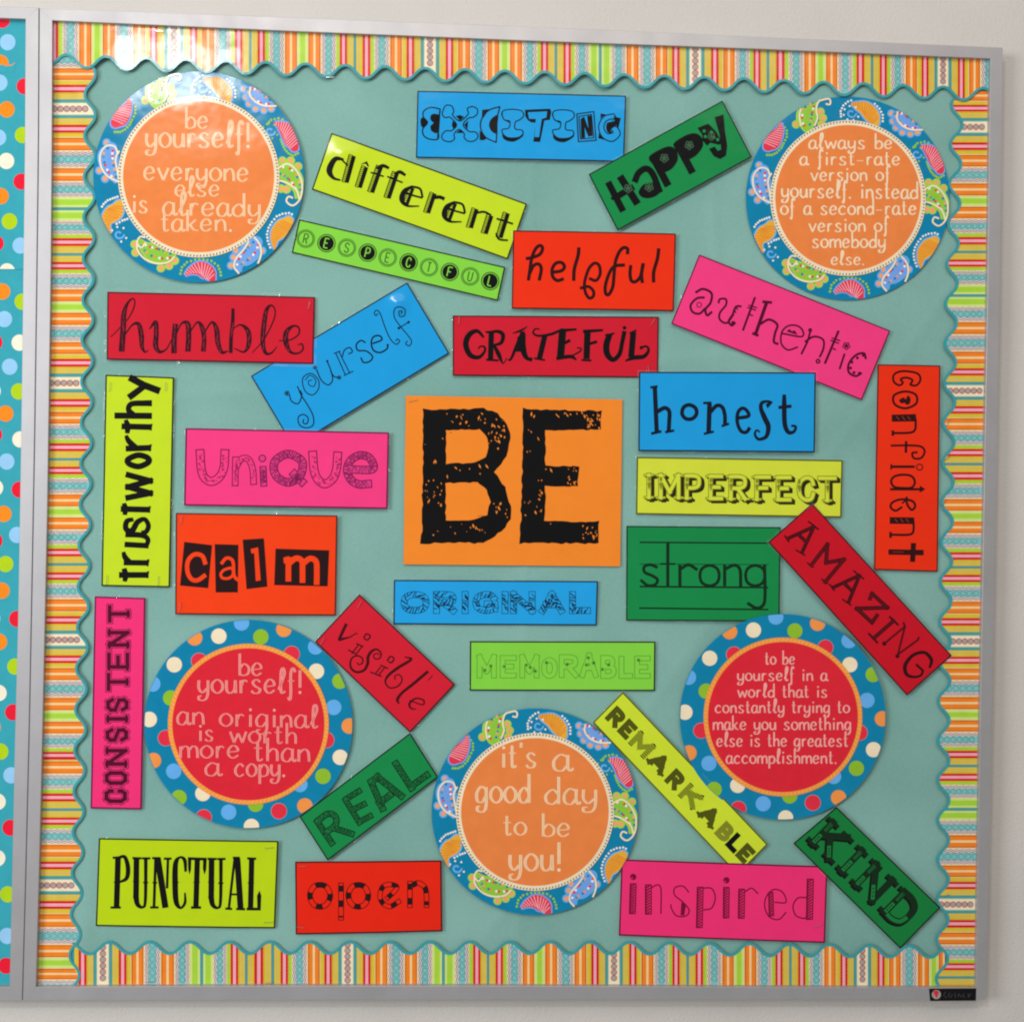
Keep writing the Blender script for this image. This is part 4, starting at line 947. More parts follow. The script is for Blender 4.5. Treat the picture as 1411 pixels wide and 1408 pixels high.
for ch, u0, u1 in (('K', 72, 262), ('I', 385, 440), ('N', 580, 770), ('D', 915, 1085)):
    mp = lambda u, v, u0=u0, u1=u1: kd(u0 + (u1 - u0) * u, 116 + 240 * v)
    spec, ser, low_ = SK[ch]; ink = Ink()
    hollow(ink, spec, mp, 58, 1, 'kg', 'kg', serif=ser, sw=2.2, sh=0.6, shadow=(-14, 14, 'k'))
    for k_, q in glyph_paths(low_):
        q = [mp(*p[:2]) for p in q]
        if k_ == 'S': ink.ribbon(catmull(q), 30, 'kl', 5); ink.ribbon(catmull(q), 20, 'paper', 6)
        else: ink.line(q, 30, 'kl', 5); ink.line(q, 20, 'paper', 6)
        for f in (0.25, 0.5, 0.75):
            a, b = q[0], q[-1]
            if k_ == 'L': ink.disc(a[0] + (b[0] - a[0]) * f, a[1] + (b[1] - a[1]) * f, 7, 'kg', 7)
    a = mp(0.5 if ch == 'I' else 0, 0.06); b = mp(0.5 if ch == 'I' else 0, 0.42)
    for o_ in (-12, 0, 12): ink.line([(a[0] + o_ * 0.72, a[1] + o_ * 0.7), (b[0] + o_ * 0.5, b[1] + o_ * 0.5)], 3, 'kl', 7)
    if ch in 'KN': pass
    for vx_ in ser:
        if vx_[1] == 1:
            for o_ in (-34, 0, 34):
                p = mp(*vx_); ink.disc(p[0] + o_ * 0.7185 - 14, p[1] + o_ * 0.6955 + 14, 17, 'k', 1)
    ink.build('letter', c.root, c.to3, c.disp, matof=c.matof)

# --- amazing
c = Card((1050, 680, 1359 / 280), '335,65 1268,1082 970,1350 42,325', (196, 12, 34), 'crimson card reading AMAZING, slanting down at the right over three cards', h=0.0052, bow=0.0010, border=('k', 1.7), seed=28)
PAL['amz'] = (44, 2, 10); PAL['amf'] = (118, 8, 24)
def am(spec, serifs='', w=26, t=6, f='amf', dec=True):
    ink = Ink(); hollow(ink, spec, idm, w, t, 'amz', f, decor='hatch' if dec else None, dens=1.6, dcol='amz')
    if serifs: draw(ink, serifs, 'amz', 'paper')
    ink.build('letter', c.root, c.to3, c.disp, matof=c.matof)
am('L 345,222 172,300|L 345,225 268,392|L 245,275 290,318', 'L11 308,185 380,242|L11 150,280 182,325|L10 225,375 290,415|D12 345,225', 24, 8)
am('L 330,478 437,340 428,462 548,440 422,590', 'L9 300,460 345,495|L9 395,570 445,605', 26, 6)
am('L 648,548 480,625|L 650,550 578,725|L 550,600 595,645', 'L11 610,515 682,572|L11 450,605 485,650|L10 535,705 598,748|D12 648,548', 24, 8)
am('L 722,700 735,668 838,762 632,768 735,862 768,815', '', 26, 7)
am('L 878,852 748,965', 'L14 850,820 912,880|L14 710,932 775,1000', 26, 7)
am('L 822,998 955,888 908,1075 1042,978', 'D15 818,1002|D14 905,1086|S12 955,888 945,862|S12 1042,978 1048,960', 13, 3)
c.letter('V6 1120,1165,16 1132,1110,24 1085,1062,22 1010,1080,22 958,1145,26 965,1205,24 1010,1225,18 1060,1215,16 1078,1180,16|L16 1078,1185 1030,1140', 'amz')

# ------------------------------------------------------------------ round quote cards
def text_line(ink, text, x0, x1, yb, xh, col, slope=0.0, w=None, ph=2):
    tot = sum(ADV.get(ch, 1.0) + 0.18 for ch in text) - 0.18; k = (x1 - x0) / tot; x = x0
    w = w or xh * 0.125 + 2.1; tin = 'tin_r' if col == 'rose' else 'tin_o'
    for ch in text:
        ad = ADV.get(ch, 1.0) * k
        if ch != ' ':
            mp = lambda u, v, x=x, ad=ad: (x + u * ad, yb - xh + v * xh + slope * (x - x0))
            for kd, pts in glyph_paths(LOW[ch]):
                q = [mp(*p) for p in pts]
                if kd in 'SO': ink.ribbon(catmull(q, kd == 'O'), w, col, ph, closed=kd == 'O', call=True)
                if kd in 'SO' and xh > 62: ink.ribbon(catmull(q, kd == 'O'), w * 0.34, tin, ph + 1, closed=kd == 'O', call=True)
                elif kd == 'D': ink.disc(q[0][0], q[0][1], w * 0.75, col, ph, 8)
                else:
                    for i in range(len(q) - 1):
                        ink.ribbon([q[i], q[i + 1]], w, col, ph, call=True)
                        if xh > 62: ink.ribbon([q[i], q[i + 1]], w * 0.34, tin, ph + 1, call=True)
        x += ad + 0.18 * k

class Round:
    def __init__(s, crop_, cen, R, label, h, tilt=(0, 0), bow=0.001, swell=None):
        s.x0, s.y0, s.s = crop_; h *= 0.62; s.h = h; s.tilt = tilt; s.bow = bow * 0.62; s.swell = swell or ()
        s.cp = cen; s.R = R
        p = at(s.x0 + cen[0] / s.s, s.y0 + cen[1] / s.s, CLOTH_Y - h); s.c = p
        e = at(s.x0 + (cen[0] + R) / s.s, s.y0 + cen[1] / s.s, CLOTH_Y - h); s.r = (e - p).length
        s.root = empty('round_quote_card', (p.x, CLOTH_Y, p.z)); tag(s.root, label, 'sign', 'round quote cards on the board')
    def to3(s, a, b):
        p = at(s.x0 + a / s.s, s.y0 + b / s.s, CLOTH_Y - s.h); return (p.x - s.c.x, p.z - s.c.z)
    def disp(s, x, z):
        q = (x * x + z * z) / (s.r * s.r)
        d = s.h + s.tilt[0] * x / s.r + s.tilt[1] * z / s.r + s.bow * q * math.cos(2 * math.atan2(z, x) + 0.6) * 0.6
        d += 0.00012 * (math.sin(x * 60 + z * 30) + math.sin(z * 80 - x * 20))
        for a, b, am_, r in s.swell: d += am_ * math.exp(-((x - a * s.r) ** 2 + (z - b * s.r) ** 2) / (r * r))
        return d
    def disc(s, rf, col, name, base, ring0=0.0, n=96):
        bm = bmesh.new(); K = 16; rows = []
        for j in range(K + 1):
            rr_ = s.R * (ring0 + (rf - ring0) * j / K); row = []
            for i in range(n):
                a = 2 * math.pi * i / n
                x, z = s.to3(s.cp[0] + rr_ * math.cos(a), s.cp[1] + rr_ * math.sin(a)); row.append(bm.verts.new((x, -(s.disp(x, z) + base), z)))
            rows.append(row)
        for j in range(K):
            for i in range(n):
                q = (rows[j][i], rows[j][(i + 1) % n], rows[j + 1][(i + 1) % n], rows[j + 1][i])
                f = bm.faces.new(q); f.smooth = True
        rim = [v.co.copy() for v in rows[K]]
        bmesh.ops.remove_doubles(bm, verts=bm.verts, dist=1e-7)
        bm.normal_update()
        bmesh.ops.reverse_faces(bm, faces=[f for f in bm.faces if f.normal.y > 0])
        if name == 'round_card':
            for i in range(n):
                a, b = rim[i], rim[(i + 1) % n]; dy = Vector((0, 0.0004, 0))
                bm.faces.new([bm.verts.new(q) for q in (a, b, b + dy, a + dy)])
        o = new_obj(name, bm, s.root, [pm(col)])
        return o
    def clampR(s, x, y, f=0.995):
        dx, dy = x - s.cp[0], y - s.cp[1]; d = math.hypot(dx, dy)
        if d > s.R * f: k = s.R * f / d; return (s.cp[0] + dx * k, s.cp[1] + dy * k)
        return (x, y)

PAIS = [  # kind, spine with widths (as fraction drawing in the 580,960 crop)
 ('r', '205,390,60 222,372,98 250,335,92 280,285,50 288,235,6', '300,250 325,290 325,330 305,370 290,400 262,430 232,445 200,445'),
 ('g', '455,262,60 450,225,112 462,160,110 495,115,50 530,90,10', '385,250 378,200 385,150 420,115 540,170 555,210 545,250', '500,262 520,210 512,160 525,110 565,82 600,95 598,125 572,120', '415,262 405,200 415,150'),
 ('o', '890,240,50 870,200,92 825,150,88 770,130,50 735,118,8', '670,200 668,165 685,130 715,105 755,90 800,88 845,95 885,120 915,150 935,190 935,230', '735,180'),
 ('b', '1150,262,40 1115,250,90 1060,215,110 1025,185,60 1018,165,10', '990,180 1000,230 1020,270 1060,300 1110,310 1155,300', '1030,170 1025,215 1060,260 1120,285 1190,285', None),
 ('r', '1298,540,50 1285,505,88 1258,445,92 1215,405,56 1172,388,8', '1130,395 1155,370 1200,360 1250,375 1285,400 1315,440 1335,490 1340,540 1320,575 1290,590 1262,575 1240,550 1225,520 1215,490', '1150,440'),
 ('g', '1205,680,70 1250,688,110 1300,740,90 1322,800,50 1315,855,8', '1225,620 1275,620 1320,655 1340,700 1215,790 1250,795', '1200,665 1255,640 1310,680 1345,760 1335,850 1290,895 1250,870 1262,840 1290,850', '1205,740 1260,760 1310,800 1330,860'),
 ('o', '1262,990,60 1232,1020,96 1195,1065,88 1175,1110,44 1178,1165,8', '1150,1150 1135,1110 1130,1070 1140,1030 1160,995 1190,960 1225,945 1265,940 1300,955', None),
 ('b', '1065,1120,60 1040,1160,108 1000,1205,100 960,1250,50 960,1300,10', '940,1170 925,1210 910,1260 920,1300 1100,1170 1110,1210', '1050,1085 1085,1130 1095,1190 1075,1250', '1020,1110 990,1160 940,1220 930,1270 960,1310'),
 ('r', '795,1345,40 775,1310,84 725,1280,88 670,1290,50 625,1320,8', '600,1310 610,1270 640,1240 690,1225 740,1222 790,1232 830,1262 845,1300 850,1340', '665,1345'),
 ('g', '545,1200,40 505,1195,90 440,1180,104 385,1150,60 345,1105,10', '320,1130 325,1180 345,1220 380,1255 430,1270 480,1275 530,1260 565,1230', '390,1120 360,1150 335,1120 355,1085 385,1090', '335,1110 340,1170 390,1225 460,1248 530,1238 565,1205'),
 ('o', '225,885,50 205,925,100 165,965,92 150,1010,50 175,1065,8', '110,950 112,915 130,885 155,862 185,850 215,840 275,975 245,985 210,1005', '225,1070'),
 ('b', '175,545,60 158,590,110 170,655,96 195,715,50 215,755,10', '150,510 115,545 92,590 90,635 105,680 140,730', '220,580 200,535 150,530 112,580 115,650 150,710 220,750', '228,560 205,610 215,680 225,740'),
]
def paisley_ring(r, ox, oy, k):
    """the ring of twelve teardrops; (ox, oy, k) map the traced drawing to this card's drawing"""
    ink = Ink()
    T = lambda x, y: (r.cp[0] + (x - 713) * k, r.cp[1] + (y - 718) * k)
    CT = lambda x, y: r.clampR(*T(x, y))
    def rib(pts, col, ph, grow=0.0):
        m = catmull(pts, step=7); L_, R_ = [], []
        for i, p in enumerate(m):
            a, b = m[max(0, i - 1)], m[min(len(m) - 1, i + 1)]; d = Vector((b[0] - a[0], b[1] - a[1]))
            if d.length < 1e-6: continue
            d.normalize(); w = (p[2] + grow) / 2
            L_.append((p[0] - d.y * w, p[1] + d.x * w)); R_.append((p[0] + d.y * w, p[1] - d.x * w))
        p0, p1 = m[0], m[1]; d = Vector((p0[0] - p1[0], p0[1] - p1[1])).normalized(); w = (p0[2] + grow) / 2
        cap = [(p0[0] + w * (d.x * math.cos(a_) - d.y * math.sin(a_)), p0[1] + w * (d.y * math.cos(a_) + d.x * math.sin(a_))) for a_ in (1.2, 0.8, 0.4, 0, -0.4, -0.8, -1.2)]
        poly = [CT(*q) for q in cap] + [CT(*q) for q in L_[1:]] + [CT(*q) for q in reversed(R_[1:])]
        ar = lambda: None
        # orientation of the cap follows the left side first
        if (Vector(CT(*L_[1])) - Vector(CT(*cap[-1]))).length > (Vector(CT(*R_[1])) - Vector(CT(*cap[-1]))).length:
            poly = [CT(*q) for q in cap] + [CT(*q) for q in R_[1:]] + [CT(*q) for q in reversed(L_[1:])]
        ink.poly(poly, col, ph)
        return m
    def inr(x, y, m=0.97): 
        q = T(x, y); return math.hypot(q[0] - r.cp[0], q[1] - r.cp[1]) < r.R * m
    for e in PAIS:
        kind, sp, rim_ = e[0], P(e[1]), e[2]
        body, edge, dot, inner = {'r': ('pinkred', 'pblue', 'plime', 'pink'), 'g': ('plime', 'lime', 'scal', None), 'o': ('pgold', 'sky', 'white', 'ostr'), 'b': ('pblue', 'sky', 'scal', None)}[kind]
        for x, y in [q[:2] for q in catmull(P(rim_), step=1e9)]: pass
        rp = P(rim_)
        dots = []
        if kind in 'ro':
            for i in range(len(rp) - 1):
                a, b = rp[i], rp[i + 1]; dots += [a, ((a[0] + b[0]) / 2, (a[1] + b[1]) / 2)] if math.hypot(a[0] - b[0], a[1] - b[1]) < 80 else [a]
            dots.append(rp[-1])
            for x, y in dots:
                if inr(x, y): q = T(x, y); ink.disc(q[0], q[1], (7.5 if kind == 'o' else 8.5) * k, dot, 1, 8)
        else:
            for x, y in rp:
                if inr(x, y, 0.95): q = T(x, y); ink.disc(q[0], q[1], 27 * k, edge, 0, 12); ink.disc(q[0], q[1], 16 * k, dot, 1, 10)
        rib(sp, edge, 2, 20)
        m = rib(sp, body, 3)
        if kind in 'ro':
            dirx, diry = (0.55, 0.83) if kind == 'r' else (0.2, 0.98)
            for i in range(2, len(m) - 1, 2):
                p = m[i]; w = p[2] * 0.46
                a0, b0 = m[i - 1], m[i + 1]; d = Vector((b0[0] - a0[0], b0[1] - a0[1])).normalized()
                n = Vector((-d.y, d.x)) + d * 0.35
                n.normalize()
                ink.line([CT(p[0] - n.x * w, p[1] - n.y * w), CT(p[0] + n.x * w, p[1] + n.y * w)], (6 if kind == 'r' else 5) * k, inner, 4)
            if len(e) > 3 and e[3]:
                cx, cy = P(e[3])[0]
                if inr(cx, cy, 0.96):
                    ink.ribbon([T(cx + 32 * math.cos(t) * (1 - t / 9), cy + 30 * math.sin(t) * (1 - t / 9)) for t in [j * 0.45 for j in range(14)]], 13 * k, 'sky', 3)
                    for j in range(7):
                        x, y = cx + 50 * math.cos(j * 0.8 + 0.5), cy + 46 * math.sin(j * 0.8 + 0.5)
                        if inr(x, y): q = T(x, y); ink.disc(q[0], q[1], 7 * k, dot, 4, 8)
        else:
            cols = ['dot_red', 'ring', 'white', 'scal', 'dot_red', 'dteal', 'white', 'ring', 'dot_or']
            j = 0
            for i in range(1, len(m) - 2, 2):
                p = m[i]; w = p[2] * 0.25
                if p[2] < 40: continue
                a0, b0 = m[i - 1], m[i + 1]; d = Vector((b0[0] - a0[0], b0[1] - a0[1])).normalized()
                for sgn in (-1, 1):
                    if (i // 2 + (sgn > 0)) % 3 == 2: continue
                    q = CT(p[0] - d.y * w * sgn, p[1] + d.x * w * sgn); ink.disc(q[0], q[1], 8.5 * k, cols[j % 9], 4, 8); j += 1
            for cs in e[3:]:
                if cs: ink.ribbon([CT(*q[:2]) for q in catmull(P(cs), step=10)], 11 * k, 'cream', 5)
    ink.build('paisley_print', r.root, r.to3, r.disp, base=0.00014, matof=pm, maxlen=0.02)
    return ink
PAL['ostr'] = (230, 118, 44); PAL['tin_o'] = (246, 178, 124); PAL['tin_r'] = (232, 96, 100)
PAL['bead'] = (110, 96, 88)
def bead_ring(r, f0, f1):
    r.disc(f1, 'cream', 'bead_border', 0.0010, ring0=0.0)
    ink = Ink(); rad = r.R * (f0 + f1) / 2
    n = 150
    for i in range(n):
        a = 2 * math.pi * i / n; d = Vector((math.cos(a), math.sin(a))); t_ = Vector((-d.y, d.x))
        c0 = Vector(r.cp) + d * rad
        ink.line([c0 - d * 5 - t_ * 3, c0 + d * 5 + t_ * 3], 7.5, 'bead', 0)
    ink.build('bead_marks', r.root, r.to3, r.disp, base=0.00103, matof=pm)
def quotes(r, lines, col):
    for (t, x0, x1, yb, xh, *sl) in lines:
        ink = Ink(); text_line(ink, t, x0, x1, yb, xh, col, slope=sl[0] if sl else 0)
        ink.build('text_line', r.root, r.to3, r.disp, base=0.00128, matof=pm)

CR = [((110, 80, 4.4), (722, 722), 640, 'shiny round paisley card at top left, orange centre, reading everyone else is already taken', 0.0040,
       [('be', 640, 780, 430, 72), ('yourself!', 400, 1035, 545, 88), ('everyone', 390, 1025, 742, 78, 0.015), ('else', 578, 850, 840, 66), ('is', 318, 415, 940, 72), ('already', 505, 1100, 955, 78, 0.02), ('taken.', 492, 930, 1052, 72)]),
      ((1010, 120, 1408 / 300), (742, 720), 658, 'round teal paisley card with orange centre, top right, reading first-rate version of yourself', 0.0012,
       [('always be', 488, 1030, 403, 56), ('a first-rate', 430, 1080, 508, 56), ('version of', 500, 1015, 610, 56), ('yourself, instead', 310, 1195, 718, 62, 0.01), ('of a second-rate', 305, 1185, 828, 58), ('version of', 488, 1005, 938, 56), ('somebody', 508, 985, 1042, 58), ('else.', 632, 850, 1152, 50)]),
      ((580, 960, 1408 / 310), (713, 718), 646, 'round teal paisley card with orange centre, lower middle, reading good day to be you', 0.0046,
       [("it's", 500, 725, 440, 92), ('a', 825, 940, 460, 100), ('good', 345, 685, 660, 100), ('day', 775, 1105, 668, 95), ('to', 515, 660, 862, 80), ('be', 755, 935, 870, 80), ('you!', 550, 880, 1085, 105)])]
for cr, cen, R_, lab, h_, lines in CR:
    r = Round(cr, cen, R_, lab, h_, bow=0.0012 if cen[0] != 722 else 0.0016)
    r.disc(1.0, 'ring', 'round_card', 0.0)
    k = R_ / 646
    paisley_ring(r, 0, 0, k)
    bead_ring(r, 0.732, 0.764)
    r.disc(0.728, 'cream', 'centre_edge', 0.00120)
    r.disc(0.715, 'disc', 'orange_centre', 0.00124)
    quotes(r, lines, 'peach')

POLK = [(630, 80, 'sky'), (492, 160, 'cream'), (747, 165, 'dot_gr'), (887, 118, 'dot_or'), (345, 170, 'dot_or'), (222, 333, 'cream'), (372, 310, 'dot_red'), (935, 268, 'dot_red'), (1085, 373, 'cream'), (1080, 225, 'sky'), (1228, 433, 'dot_gr'), (1190, 592, 'sky'),
        (1285, 705, 'dot_or'), (1145, 790, 'dot_red'), (1230, 895, 'cream'), (1125, 1010, 'dot_gr'), (985, 1060, 'sky'), (1015, 1190, 'dot_or'), (857, 1222, 'dot_red'), (715, 1180, 'dot_gr'), (690, 1315, 'cream'), (552, 1228, 'sky'), (400, 1260, 'dot_red'),
        (395, 1115, 'cream'), (250, 1140, 'dot_gr'), (218, 980, 'sky'), (95, 915, 'dot_or'), (170, 778, 'dot_red'), (70, 665, 'cream'), (92, 450, 'sky'), (200, 535, 'dot_gr')]
PR = [((190, 840, 1411 / 320), (672, 694), 633, 'round polka dot card with red centre, lower left, reading original is worth more', 0.0022,
       [('be', 612, 760, 398, 74), ('yourself!', 365, 1000, 505, 82), ('an', 240, 408, 695, 76), ('original', 498, 1095, 705, 76, 0.02), ('is', 368, 462, 795, 66), ('worth', 560, 970, 805, 70, 0.02), ('more', 255, 620, 898, 74), ('than', 705, 1050, 915, 78, 0.02), ('a', 410, 505, 1005, 76), ('copy.', 590, 900, 1010, 76)]),
      ((930, 840, 1408 / 300), (697, 692), 665, 'round polka dot card with red centre, lower right, reading the greatest accomplishment', 0.0050,
       [('to be', 580, 775, 352, 50), ('yourself in a', 402, 985, 458, 50), ('world that is', 405, 985, 565, 50), ('constantly trying to', 258, 1128, 665, 50), ('make you something', 245, 1138, 775, 52), ('else is the greatest', 268, 1118, 882, 52), ('accomplishment.', 330, 1045, 992, 52)])]
for cr, cen, R_, lab, h_, lines in PR:
    r = Round(cr, cen, R_, lab, h_, bow=0.0010)
    r.disc(1.0, 'ring', 'round_card', 0.0)
    ink = Ink(); k = R_ / 633
    for x, y, cname in POLK:
        x = cen[0] + (x - 672) * k; y = cen[1] + (y - 694) * k
        pts = [r.clampR(x + 47 * k * math.cos(a * math.pi / 14), y + 47 * k * math.sin(a * math.pi / 14)) for a in range(28)]
        if cname == 'dot_red':
            ink.poly([r.clampR(x + 50 * k * math.cos(a * math.pi / 14), y + 50 * k * math.sin(a * math.pi / 14)) for a in range(28)], 'mauve', 0)
        ink.poly(pts, cname, 1)
    ink.build('polka_dot_print', r.root, r.to3, r.disp, base=0.00014, matof=pm, maxlen=0.02)
    r.disc(0.772, 'ringor', 'rope_border', 0.0008)
    PAL['rope'] = (240, 176, 92)
    ink = Ink()
    for i in range(120):
        a = 2 * math.pi * i / 120; d = Vector((math.cos(a), math.sin(a))); t_ = Vector((-d.y, d.x)); c0 = Vector(cen) + d * R_ * 0.75
        ink.line([c0 - d * 9 - t_ * 6, c0 + d * 9 + t_ * 6], 7, 'rope', 0)
    ink.build('rope_marks', r.root, r.to3, r.disp, base=0.00083, matof=pm)
    r.disc(0.728, 'rdisc', 'red_centre', 0.0010)
    quotes(r, lines, 'rose')

# ------------------------------------------------------------------ scalloped striped border strips
SH = lambda c_: c_ * (1.12 - 0.12 * c_ * c_)
WID = dict(O=17.4, B=20.6, R=12.6, Y=7.6, y=4.6, l=4.2, T=3.8, C=17.6, G=13.0, L=13.4)
BASE = dict(O='orange', B='mauve', R='red', Y='yellow', y='yellow', l='lime', T='dteal', C='cream', G='lime', L='lime')
def seq(s_, s0, s1):
    """tokens with optional anchors 'X@pos' (photo position of the band centre) -> [(token, a, b)]"""
    toks = []
    for t in s_.split():
        n, _, p = t.partition('@'); toks.append((n, float(p) if p else None))
    cum = [0]
    for n, _ in toks: cum.append(cum[-1] + WID[n])
    mid = [(cum[i] + cum[i + 1]) / 2 for i in range(len(toks))]
    anc = [(mid[i], toks[i][1]) for i in range(len(toks)) if toks[i][1] is not None]
    def m(c_):
        if len(anc) == 1: return anc[0][1] + c_ - anc[0][0]
        if c_ <= anc[0][0]: return anc[0][1] + (c_ - anc[0][0])
        if c_ >= anc[-1][0]: return anc[-1][1] + (c_ - anc[-1][0])
        return pl(anc, c_)
    return [(toks[i][0], m(cum[i]), m(cum[i + 1])) for i in range(len(toks))]

def strip(label, bands, s0, s1, horiz, outer, edge, amp, per, ph, sgn, h, capend=None, rimw=3.6):
    """horiz: runs along x; outer: frame edge table; edge: mean scallop line table; sgn: +1 if the inside is at larger coordinate"""
    h *= 0.62; mid = (s0 + s1) / 2
    def E(s_): return pl(edge, s_) + sgn * amp * SH(math.cos(2 * math.pi * (s_ - ph) / per))
    def O(s_): return pl(outer, s_) - sgn * 6
    XY = (lambda s_, t: (s_, t)) if horiz else (lambda s_, t: (t, s_))
    c0 = at(*XY(mid, pl(edge, mid)), CLOTH_Y)
    root = empty('border_strip', (c0.x, CLOTH_Y, c0.z)); tag(root, label, 'border trim', 'striped scalloped border strips')
    to3 = lambda a, b: ((lambda p: (p.x - c0.x, p.z - c0.z))(at(a, b, CLOTH_Y - h)))
    disp = lambda x, z: h + 0.00022 * (math.sin((x if horiz else z) * 31) + math.sin((x if horiz else z) * 73 + 1))
    ink = Ink()
    def cell(a, b, t0, t1, col, ph_, n=None):
        a = max(a, s0); b = min(b, s1)
        if b <= a: return
        n = max(1, int((b - a) / 3.0 + 0.5))
        for i in range(n):
            u, v = a + (b - a) * i / n, a + (b - a) * (i + 1) / n
            ink.f.append(('q', [XY(u, t0(u)), XY(v, t0(v)), XY(v, t1(v)), XY(u, t1(u))], col, ph_, ph_ * 0))
    def wavy(c_, col, w, am_, wl, ph_, p0=0.0):
        if not (s0 + 1 < c_ < s1 - 1): return
        ta, tb = sorted((O(c_) + sgn * 2, E(c_) - sgn * 3.5)); pts = []; n = int((tb - ta) / 1.6)
        for i in range(n + 1):
            t = ta + (tb - ta) * i / n; pts.append(XY(c_ + am_ * math.sin(2 * math.pi * t / wl + p0), t))
        ink.ribbon(pts, w, col, ph_)
    def chain(c_, r_, step, col, fill, w, ph_):
        if not (s0 + 3 < c_ < s1 - 3): return
        ta, tb = sorted((O(c_) + sgn * 8, E(c_) - sgn * 3.0)); t = ta + r_ * 0.4
        while t < tb - r_ * 0.6:
            q = XY(c_, t)
            if fill: ink.disc(q[0], q[1], r_, fill, ph_, 12)
            ink.circ(q[0], q[1], r_, w, col, ph_ + 1, 12); t += step
    for n, a, b in bands:
        if b < s0 or a > s1: continue
        m_ = (a + b) / 2; w_ = b - a
        cell(a, b, O, E, BASE[n], 0)
        if n == 'O':
            cell(m_ - w_ * 0.085, m_ + w_ * 0.085, O, E, 'cream2', 1); cell(a, a + 1.0, O, E, 'cream2', 1); cell(b - 1.0, b, O, E, 'cream2', 1)
            wavy(a + 1.7, 'brown', 0.8, 0.35, 4, 3); wavy(b - 1.7, 'brown', 0.8, 0.35, 4, 3)
        elif n == 'R':
            cell(m_ - w_ * 0.16, m_ + w_ * 0.16, O, E, 'pink', 1); wavy(a + 0.6, 'yellow', 1.0, 0.35, 4.2, 3); wavy(b - 0.6, 'yellow', 1.0, 0.35, 4.2, 3)
        elif n == 'B':
            cell(m_ - w_ * 0.2, m_ + w_ * 0.2, O, E, 'aqua', 1); chain(m_, w_ * 0.17, w_ * 0.42, 'dteal', None, 0.7, 2)
            for q_, p_ in ((a + 2.0, 0), (a + 4.4, 0), (b - 2.0, 2), (b - 4.4, 2)): wavy(q_, 'white', 0.9, 1.0, 8.6, 4, p_)
            for q_, p_ in ((a + 3.2, 0), (b - 3.2, 2)): wavy(q_, 'bred', 0.5, 1.0, 8.6, 5, p_)
            cell(a, a + 0.9, O, E, 'cream2', 1); cell(b - 0.9, b, O, E, 'cream2', 1)
        elif n == 'C':
            cell(a, a + 1.2, O, E, 'gline', 1); cell(b - 1.2, b, O, E, 'gline', 1)
            chain(m_, w_ * 0.22, w_ * 0.46, 'bred', 'grey', 0.9, 2)
        elif n == 'G':
            cell(a, a + w_ * 0.22, O, E, 'palelime', 1); cell(b - w_ * 0.22, b, O, E, 'palelime', 1)
        elif n == 'L':
            cell(a, a + w_ * 0.25, O, E, 'palelime', 1); cell(b - w_ * 0.25, b, O, E, 'palelime', 1)
        elif n == 'Y':
            cell(m_ - w_ * 0.12, m_ + w_ * 0.12, O, E, 'tan', 1)
    n_ = int((s1 - s0) / 3); pts = []
    for i in range(n_ + 1):
        s_ = s0 + (s1 - s0) * i / n_; pts.append(XY(s_, E(s_) - sgn * rimw * 0.3))
    ink.ribbon(pts, rimw, 'rim', 7)
    ink.build('striped_print', root, to3, disp, base=0.0003, matof=pm, sub=True, maxlen=0.02)
    # thickness of the strip itself
    bm = bmesh.new(); fr, bk, ou = [], [], []
    for q in range(n_ + 1):
        s_ = s0 + (s1 - s0) * q / n_
        x, z = to3(*XY(s_, E(s_) + sgn * rimw * 0.15)); x2, z2 = to3(*XY(s_, O(s_)))
        fr.append(bm.verts.new((x, -disp(x, z) - 0.0001, z))); bk.append(bm.verts.new((x, -disp(x, z) + 0.0005, z))); ou.append(bm.verts.new((x2, -disp(x2, z2) - 0.0001, z2)))
    for i in range(n_):
        bm.faces.new((fr[i], fr[i + 1], bk[i + 1], bk[i])); bm.faces.new((ou[i], ou[i + 1], fr[i + 1], fr[i]))
    bmesh.ops.recalc_face_normals(bm, faces=bm.faces)
    new_obj('strip_card', bm, root, [pm('rim')])
    return root
PAL['cream2'] = (240, 206, 150); PAL['palelime'] = (200, 222, 130); PAL['tan'] = (206, 180, 110)
T_EDGE = [(72, 85), (145, 88), (600, 104.5), (1000, 117.5), (1250, 128), (1365, 132)]
B_EDGE = [(100, 1304.5), (209, 1304), (820, 1304), (1199, 1308.5), (1345, 1310)]
L_EDGE = [(75, 125.5), (200, 125), (400, 122.5), (700, 118.5), (1000, 112), (1200, 107.5), (1360, 103)]
R_EDGE = [(80, 1318.5), (150, 1317.5), (420, 1309.5), (700, 1304), (1000, 1299), (1250, 1298), (1362, 1296)]
stripT = 'R@75 l B@97 O@118 L@134 O@150 B@170.5 O@193 y R@211 Y T C@240 T Y R@267 y O@286 B@308 l R Y T@345 Y R@360 l B@381 O@401 L@417 O@433 B@454 l R@473 Y T@489 Y R@505 l B@526 O@546 y R@565.5 Y T C@592.5 T Y R@619.5 y O@639 B@660 O@680.5 L@695 O@711 B@731 l R@750 Y T@766 Y R@781.5 l B@802 G@818 T@827 G@836 B@852 O@871.5 B@891.5 O@912 y R@931 Y T C@958 T Y R@985 y O@1004 B@1023.5 l R@1043 Y T@1058 Y R@1075.5 l B@1097 O@1116 L@1131 O@1145.5 B@1165 l R@1185 Y T@1201.5 Y R@1217 l B@1236.5 O@1256 y R@1274.5 Y T C@1299 T Y R@1325 y O@1342 B@1362'
